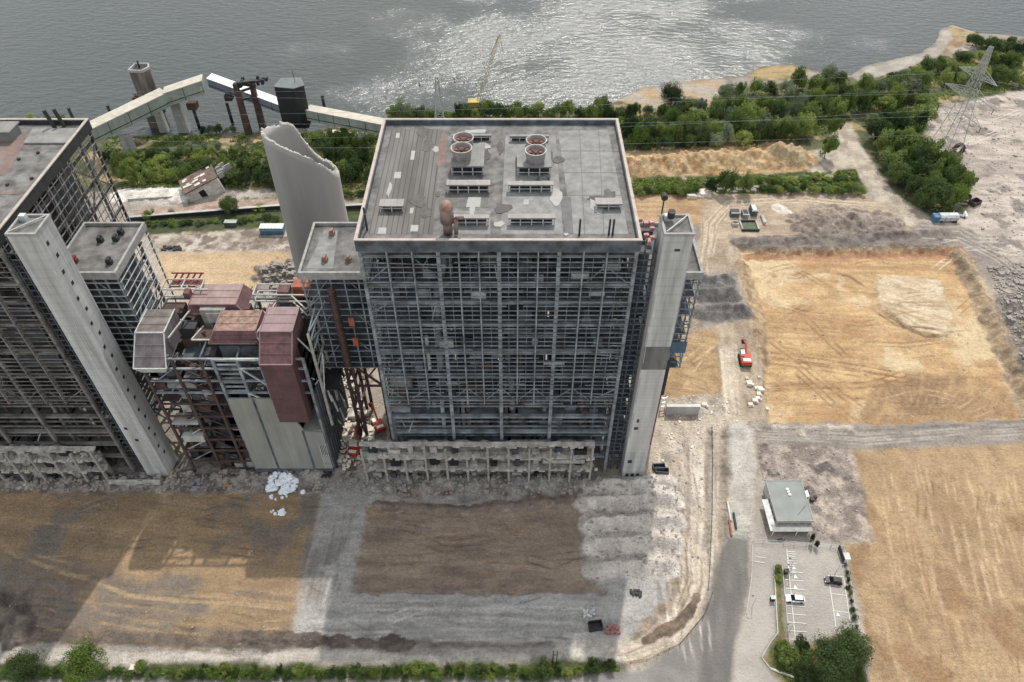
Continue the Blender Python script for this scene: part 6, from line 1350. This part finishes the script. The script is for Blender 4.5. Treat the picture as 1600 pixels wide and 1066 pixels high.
# white sheet pile
R = random.Random(8); base = mat('x', (200, 200, 200)); k = 0
pts = []
for i in range(60):
    a = R.uniform(0, 6.28); q_ = math.sqrt(R.random()); pts.append((449+25*q_*math.cos(a)+(-6), 754+15*q_*math.sin(a), max(0, 1-q_)*1.5))
pts += [(424, 777, 0), (431, 781, 0), (441, 778, 0), (448, 776, 0), (473, 769, 0), (359, 763, 0), (424, 801, 0), (430, 803, 0), (436, 800, 0), (443, 797, 0), (427, 799, .2), (440, 802, .1), (421, 763, 0), (425, 755, 0)]
for i, (u, v, zz) in enumerate(pts):
    p = GP(u, v); s = R.choice((.45, .6, .8, 1.0, 1.5))*R.uniform(.8, 1.15); b = MB(); g = []
    nn = 7; ph = R.uniform(0, 6); rr = [s*R.uniform(.6, 1.1) for _ in range(nn)]
    vs = [(p.x+rr[j]*math.cos(ph+2*math.pi*j/nn), p.y+rr[j]*math.sin(ph+2*math.pi*j/nn), p.z+zz+.03) for j in range(nn)]+[(p.x+rr[j]*.72*math.cos(ph+2*math.pi*j/nn), p.y+rr[j]*.72*math.sin(ph+2*math.pi*j/nn), p.z+zz+R.uniform(.3, .75)) for j in range(nn)]
    b.add(vs, [tuple(range(nn-1, -1, -1)), tuple(range(nn, 2*nn))]+[(j, (j+1) % nn, nn+(j+1) % nn, nn+j) for j in range(nn)])
    o = b.build('white_bag', BAGM); setp(o, 'white woven bag in the big pile at the foot of the cladded duct plant' if i < 60 else ('white woven bag in the small row below the big white pile' if 66 <= i < 72 else 'stray white woven bag at the edge of the big white pile') if i != 65 else 'single white bag lying left of the big white pile', 'bag', 'white bags in front of the duct plant')
p = GP(315, 757); o = MB().box(p.x-2.2, p.x+2.2, p.y-.6, p.y+.6, p.z, p.z+.35).build('blue_tarpaulin', mat('blue_tarp', (58, 82, 150), .6, .4, 1.2)); setp(o, 'blue tarpaulin in the rubble left of the white bags', 'tarpaulin')
p = GP(355, 760); b = MB(); b.blob((p.x, p.y, p.z+.4), (.9, .5, .4), 3); setp(b.build('orange_barrel', mat('ochre_barrel', (176, 116, 56), .6, .2, 1)), 'ochre barrel right of the blue tarpaulin', 'barrel')
# ------------------------------------------------------------------ GATEHOUSE and car park
h0 = 3.5
def gp(u, v, z): return W(u, v, z)
a = gp(1198, 752, h0+.6); c = gp(1252, 757, h0+.6); d_ = gp(1252, 813, h0+.6); e = gp(1190, 803, h0+.6)
x0, x1, y0, y1 = a.x, c.x, d_.y, a.y
r = empty('gatehouse', ((x0+x1)/2, (y0+y1)/2, 0), 'low grey flat roofed gatehouse with canopy at the top of the car park', 'building')
GW = mat('gatehouse_wall', (188, 186, 178), .8, .15, .4); GRF = mat('gatehouse_roof', (132, 137, 134), .8, .14, .3)
MB().box(x0, x1, y0, y1, 0, h0).build('wall', GW, r)
o = MB().box(x0-.25, x1+.25, y0-.25, y1+.25, h0+.004, h0+.6).build('roof', GRF, r)
for bx in ((x0-.35, x1+.35, y0-.35, y0-.1), (x0-.35, x1+.35, y1+.1, y1+.35), (x0-.35, x0-.1, y0-.1, y1+.1), (x1+.1, x1+.35, y0-.1, y1+.1)): MB().box(*bx, h0+.2, h0+.72).build('roof_edge', TRIM2, o)
for i in range(3): MB().box(x0+4.6+i*.1, x0+5.3+i*.1, y1-3-i*.9, y1-2.5-i*.9, h0+.61, h0+1.0).build('roof_vent', WHITEP, o)
bars('roof_cable', DARKM, o, [((x1-3.6, y0+1.6, h0+.63), (x1-.6, y0+4.6, h0+.63))], .08)
MB().box(x0-1.6, x1-.3, y0-2.6, y0-.4, 2.5, 2.75).build('canopy', TRIM2, r); MB().box(x0-2.2, x0-.4, y0-2.4, y1-5, 2.45, 2.7).build('canopy', GALV, r)
for x in (x0-1.2, x0+5.2, x1-1): MB().cyl((x, y0-2.2, 0), (x, y0-2.2, 2.5), .12, n=8).build('canopy_post', WHITEP, r)
for i in range(5): MB().box(x0+.6+i*1.9, x0+1.9+i*1.9, y0-.06, y0-.005, 1, 2.4).build('window', GLASS, r)
for i in range(4): MB().box(x0-.06, x0-.005, y0+1+i*1.9, y0+2.2+i*1.9, 1, 2.4).build('window', GLASS, r)
MB().box(x0+.05, x0+.7, y1-4, y1-1, 0, 0).build('step', CONC, r) if False else None
for u, v, lb in ((1256, 772, 'white air handling unit against the right wall of the gatehouse'),):
    p = gp(u, v, 2); r = empty('air_unit', (p.x, p.y, 0), lb, 'air unit'); MB().box(p.x-.2, p.x+1.2, p.y-1, p.y+1, 0, 2.3).build('casing', WHITEP, r); MB().cyl((p.x+.5, p.y+1.4, 0), (p.x+.5, p.y+1.4, 2.6), .5, n=12).build('tank', DARKM, r); MB().box(p.x-.1, p.x+1.1, p.y-1.02, p.y-1.005, .6, 1.8).build('grille', DARKM, r)
for u, v, lb in ((1270, 783, 'pair of dark bins on the rubble right of the gatehouse'),):
    p = GP(u, v); r = empty('waste_bin', p, lb, 'bin'); MB().box(p.x-.9, p.x+.1, p.y-.5, p.y+.5, p.z, p.z+1.2).build('bin_body', DARKM, r); MB().box(p.x+.3, p.x+1.1, p.y+.4, p.y+1.2, p.z, p.z+1.3).build('bin_body', RUSTM, r); MB().box(p.x-1, p.x+.2, p.y-.6, p.y+.6, p.z+1.21, p.z+1.3).build('lid', BLACKM, r)
def onp(u, v): p = W(u, v); return p.x, p.y
def marking(px, wd=.14, closed=False):
    pts = [W(u, v) for u, v in px]; b = MB()
    for a, c in zip(pts[:-1], pts[1:]):
        b.bar(Vector((a.x, a.y, .30)), Vector((c.x, c.y, .30)), wd, .008)
    return b
# level paving sheet carrying the markings
MK = []
for i in range(11): v = 893+i*13.2; u0 = 1226+i*.55; MK.append([(u0, v), (u0+29+i*.25, v+2.4)])
MK += [[(1229, 858), (1243, 1003)], [(1294, 900), (1306, 980)], [(1294, 900), (1318, 902)], [(1318, 903), (1328, 972)], [(1298, 928), (1322, 931)], [(1302, 955), (1326, 958)], [(1181, 870), (1196, 872)], [(1180, 878), (1194, 880)], [(1204, 1044), (1240, 1058)]]
for i in range(10): MK.append([(1229+(i % 2)*2, 862+i*3.6), (1242+(i % 2), 863+i*3.6)])
for px in MK:
    b = MB(); a, c = [W(u, v) for u, v in px]; d = (c-a).normalized(); s = Vector((-d.y, d.x, 0))*.065
    zz = .02; pts = [a-s, c-s, c+s, a+s]; hz = [gz(p.x, p.y) for p in pts]; z = max(hz)+.12
    b.hexa([(p.x, p.y, z-.3) for p in pts]+[(p.x, p.y, z) for p in pts]); o = b.build('parking_line', LINE); o['kind'] = 'structure'
for u, v in ((1243, 918), (1243, 902), (1240, 888), (1309, 961)):
    p = W(u, v); b = MB(); z = gz(p.x, p.y)+.12; b.prism([(p.x-.5, p.y-.35), (p.x+.5, p.y-.35), (p.x, p.y+.7)], z-.3, z); o = b.build('arrow_marking', LINE); o['kind'] = 'structure'
for (xa, ya, xb, yb) in ((1209, 886, 1222, 886), (1222, 886, 1233, 1004), (1209, 886, 1215, 990), (1215, 990, 1204, 1004), (1204, 1004, 1190, 1028), (1190, 1028, 1204, 1046), (1204, 1046, 1240, 1060), (1176, 850, 1174, 905), (1174, 905, 1166, 960)):
    a = W(xa, ya); c = W(xb, yb); b = MB(); b.bar((a.x, a.y, .1), (c.x, c.y, .1), .22, .45); o = b.build('kerb', CONC); o['kind'] = 'structure'
def lamp(u, v, h, label, arm=(-1.2, 0)):
    p = GP(u, v); r = empty('street_lamp', p, label, 'street lamp', 'lamps of the car park'); MB().cyl((p.x, p.y, p.z), (p.x, p.y, p.z+h), .09, .06, 8).build('pole', GALV, r)
    MB().bar((p.x, p.y, p.z+h), (p.x+arm[0], p.y+arm[1], p.z+h+.15), .08).build('arm', GALV, r); MB().box(p.x+arm[0]-.35, p.x+arm[0]+.15, p.y+arm[1]-.12, p.y+arm[1]+.12, p.z+h+.1, p.z+h+.22).build('lamp_head', DARKM, r)
lamp(1232, 898, 5, 'street lamp by the top end of the planted island'); lamp(1304, 898, 5, 'street lamp above the black car', (1.2, 0)); lamp(1231, 990, 5, 'street lamp near the lower end of the planted island'); lamp(1175, 948, 5, 'street lamp on the edge of the dark road', (-.8, .3)); lamp(1236, 885, 4, 'short street lamp beside the zebra stripes')
for i, (u, v, lb) in enumerate(((1206, 938, 'grey ticket machine left of the planted island'), (1227, 896, 'dark ticket machine at the top right of the planted island'))):
    p = GP(u, v); r = empty('ticket_machine', p, lb, 'ticket machine'); MB().box(p.x-.5, p.x+.5, p.y-.4, p.y+.4, p.z, p.z+1.5).build('cabinet', DARKM, r); MB().box(p.x-.6, p.x+.6, p.y-.5, p.y+.5, p.z+1.51, p.z+1.62).build('hood', GALV if i == 0 else BLACKM, r); MB().box(p.x-.3, p.x+.3, p.y-.42, p.y-.405, p.z+.9, p.z+1.3).build('screen', GLASS, r)
p = GP(1220, 845); r = empty('parked_motorcycle', p, 'dark motorcycle parked below the gatehouse canopy', 'motorcycle')
for dx in (-.7, .7): MB().cyl((p.x+dx, p.y-.07, p.z+.33), (p.x+dx, p.y+.07, p.z+.33), .33, n=14).build('wheel', RUBBER, r)
MB().hexa([(p.x-.5, p.y-.15, p.z+.35), (p.x+.4, p.y-.15, p.z+.35), (p.x+.4, p.y+.15, p.z+.35), (p.x-.5, p.y+.15, p.z+.35), (p.x-.7, p.y-.18, p.z+.85), (p.x+.5, p.y-.18, p.z+.95), (p.x+.5, p.y+.18, p.z+.95), (p.x-.7, p.y+.18, p.z+.85)]).build('body', BLACKM, r); MB().bar((p.x+.45, p.y-.35, p.z+1.05), (p.x+.45, p.y+.35, p.z+1.05), .06).build('handlebar', GALV, r)
def fence(px, label, h=1.8, step=2.6, m=GALV):
    pts = [GP(u, v) for u, v in px]; r = empty('wire_fence', pts[0], label, 'fence')
    for a, c in zip(pts[:-1], pts[1:]):
        n = max(1, int((c-a).length/step))
        for i in range(n): q = a.lerp(c, i/n); MB().box(q.x-.05, q.x+.05, q.y-.05, q.y+.05, q.z-.2, q.z+h).build('post', m, r)
        b = MB(); 
        for z in (.15, h*.5, h-.05): b.bar(a+Vector((0, 0, z)), c+Vector((0, 0, z)), .05)
        L_ = (c-a).length; k = int(L_/.5)
        for i in range(k): q = a.lerp(c, (i+.5)/k); b.bar(q+Vector((0, 0, .1)), q+Vector((0, 0, h-.05)), .03)
        b.build('mesh_panel', m, r)
fence([(1176, 848), (1240, 852), (1316, 858)], 'grey wire fence between gatehouse yard and car park')
fence([(1316, 858), (1324, 900), (1336, 970), (1345, 1010), (1356, 1066)], 'overgrown wire fence along the right side of the car park')
row([(1320, 880), (1328, 930), (1338, 985)], 9, 1.5, 1.8, ['mid', 'dark'], 'small bush', 'along the right car park fence', cat='bush', group='weeds at the car park fence', jit=.3)
fence([(1112, 930), (1098, 965), (1062, 1008), (1010, 1034), (960, 1040)], 'dark wire fence along the outside of the haul curve', 1.6, 3, DARKM)
fence([(1112, 668), (1113, 720), (1112, 800), (1109, 880), (1106, 925)], 'low fence between haul track and road', 1.2, 2.2, STEELD)
# construction trailer / hut in front of fence right
p = GP(1318, 872); r = empty('white_gate_cabinet', p, 'white cabinet with dark sign boards at the top right of the car park', 'cabinet'); MB().box(p.x-.6, p.x+.8, p.y-1.4, p.y+.4, p.z, p.z+1.8).build('casing', WHITEP, r); MB().box(p.x-.9, p.x-.7, p.y-1.6, p.y+2.6, p.z+.4, p.z+2.2).build('panel', DARKM, r); MB().box(p.x-.75, p.x+.95, p.y-1.5, p.y+.5, p.z+1.81, p.z+1.95).build('lid', GALV, r)
for i, (u, v) in enumerate(((1266, 848), (1274, 855))):
    p = GP(u, v); r = empty('young_conifer', p, ['slim dark young conifer left of two below the gatehouse yard', 'slim dark young conifer right of two below the gatehouse yard'][i], 'tree'); c = D.objects.new('crown', CROWNS['dark'][i]); COL.objects.link(c); c.parent = r; c.scale = (.8, .8, 4.2 if i == 0 else 3); t = D.objects.new('trunk', TR[0]); COL.objects.link(t); t.parent = r; t.scale = (1, 1, 2)
# wooden pole and odd bits at the bottom
p = GP(863, 1040); r = empty('wooden_pole', p, 'pair of thin wooden poles standing in the bottom hedge', 'pole'); MB().cyl((p.x, p.y, p.z), (p.x, p.y, p.z+8.5), .14, n=8).build('pole', BARK, r); MB().cyl((p.x+.9, p.y, p.z), (p.x+.9, p.y, p.z+8.2), .12, n=8).build('pole', BARK, r); MB().box(p.x-.2, p.x+1.1, p.y-.1, p.y+.1, p.z+6, p.z+6.2).build('crosspiece', BARK, r)
p = GP(211, 1046); o = MB().blob((p.x, p.y, p.z+.7), (.9, .8, .7), 5).build('white_boulder', mat('pale_lump_concrete', (0, 0, 0))); setp(o, 'pale boulder beside the bottom track right of the round green tree', 'boulder')
# rails and pipes beside the road stub
for i, (u, v, l, lb) in enumerate(((1140, 826, 5, 'rusty orange pipe lying left of the dark road'), (1147, 815, 5, 'dark pipe lying left of the pale road stub'), (1138, 800, 6, 'grey beam lying above the rusty pipe'))):
    p = GP(u, v); o = MB().cyl((p.x, p.y-l/2, p.z+.4), (p.x+.3, p.y+l/2, p.z+.4), .3, n=10).build('loose_pipe', [mat('rust_orange', (0, 0, 0)), DARKM, GALV][i]); setp(o, lb, 'pipe')
# dark slot kerb in the haul yard
# loose stones and debris over the demolition ground
def stones(px, n, smin, smax, m, label, seed):
    P = G(*px); R = np.random.default_rng(seed); xs = [p[0] for p in P]; ys_ = [p[1] for p in P]; x = R.uniform(min(xs), max(xs), n*3); y = R.uniform(min(ys_), max(ys_), n*3); k = sdf(P, x, y) < 0; b = MB()
    for i, (a, c) in enumerate(list(zip(x[k], y[k]))[:n]): s = float(R.uniform(smin, smax))*(1 if R.random() < .85 else 2); b.blob((a, c, gz(a, c)+s*.3), (s, s*R.uniform(.5, 1.2), s*.6), i)
    o = b.build('rubble', m); setp(o, label, 'rubble', kind='stuff')
LC = mat('pale_lump_concrete', (0, 0, 0)); MC = mat('mid_grey_stone', (150, 144, 138), .95, .4, 1)
stones([(500, 560), (545, 560), (590, 700), (540, 740), (505, 700)], 900, .2, .7, LC, 'loose pale rubble between duct plant and middle block', 1)
stones([(0, 745), (560, 740), (560, 768), (0, 768)], 900, .12, .45, MC, 'loose grey rubble along the foot of the left buildings', 2)
stones([(560, 745), (935, 745), (935, 772), (560, 775)], 900, .1, .4, MC, 'loose grey rubble in front of the broken bay wall', 3)
stones([(1180, 695), (1325, 705), (1355, 840), (1260, 830), (1258, 750), (1190, 750)], 420, .06, .2, MC, 'stones scattered over the rubble plot beside the gatehouse', 4)
stones([(1030, 620), (1130, 615), (1160, 660), (1020, 730)], 260, .07, .26, LC, 'stones scattered behind the banded stair tower', 5)
stones([(420, 425), (478, 425), (480, 468), (400, 468)], 300, .2, .8, MC, 'rubble heap stones at the foot of the chimney stump', 6)
stones([(1075, 300), (1110, 300), (1110, 308), (1075, 310)], 90, .4, 1.1, LC, 'pale boulders at the left end of the green strip', 7)
stones([(518, 208), (560, 208), (560, 222), (520, 220)], 60, .4, 1.2, LC, 'white boulders on the bank under the right conveyor', 8)
stones([(1120, 295), (1180, 295), (1180, 301), (1120, 302)], 90, .3, .9, MC, 'grey stones along the green strip', 9)
stones([(1545, 420), (1600, 410), (1620, 640), (1590, 560)], 500, .2, .6, MC, 'stones along the right edge of the sand pit', 10)

stones([(10, 775), (490, 775), (455, 1000), (20, 1000)], 420, .05, .16, MC, 'small stones scattered over the brown field at the lower left', 11)
stones([(470, 935), (930, 932), (990, 950), (980, 1000), (460, 1004)], 420, .05, .14, MC, 'small stones scattered over the grey gravel yard', 12)
stones([(905, 750), (1060, 750), (1060, 905), (910, 905)], 700, .06, .24, MC, 'stones scattered over the gravel windrows', 13)
stones([(1165, 395), (1480, 390), (1590, 640), (1205, 650)], 260, .06, .2, MC, 'small stones scattered over the big sand pit', 14)
stones([(1460, 180), (1600, 150), (1600, 440), (1520, 360)], 300, .1, .4, MC, 'stones scattered over the pale field', 15)
stones([(1045, 660), (1105, 660), (1100, 920), (1065, 920)], 220, .05, .2, MC, 'small stones scattered along the haul track', 16)
stones([(575, 800), (900, 795), (930, 925), (555, 922)], 160, .04, .13, MC, 'small stones scattered over the brown pad', 17)
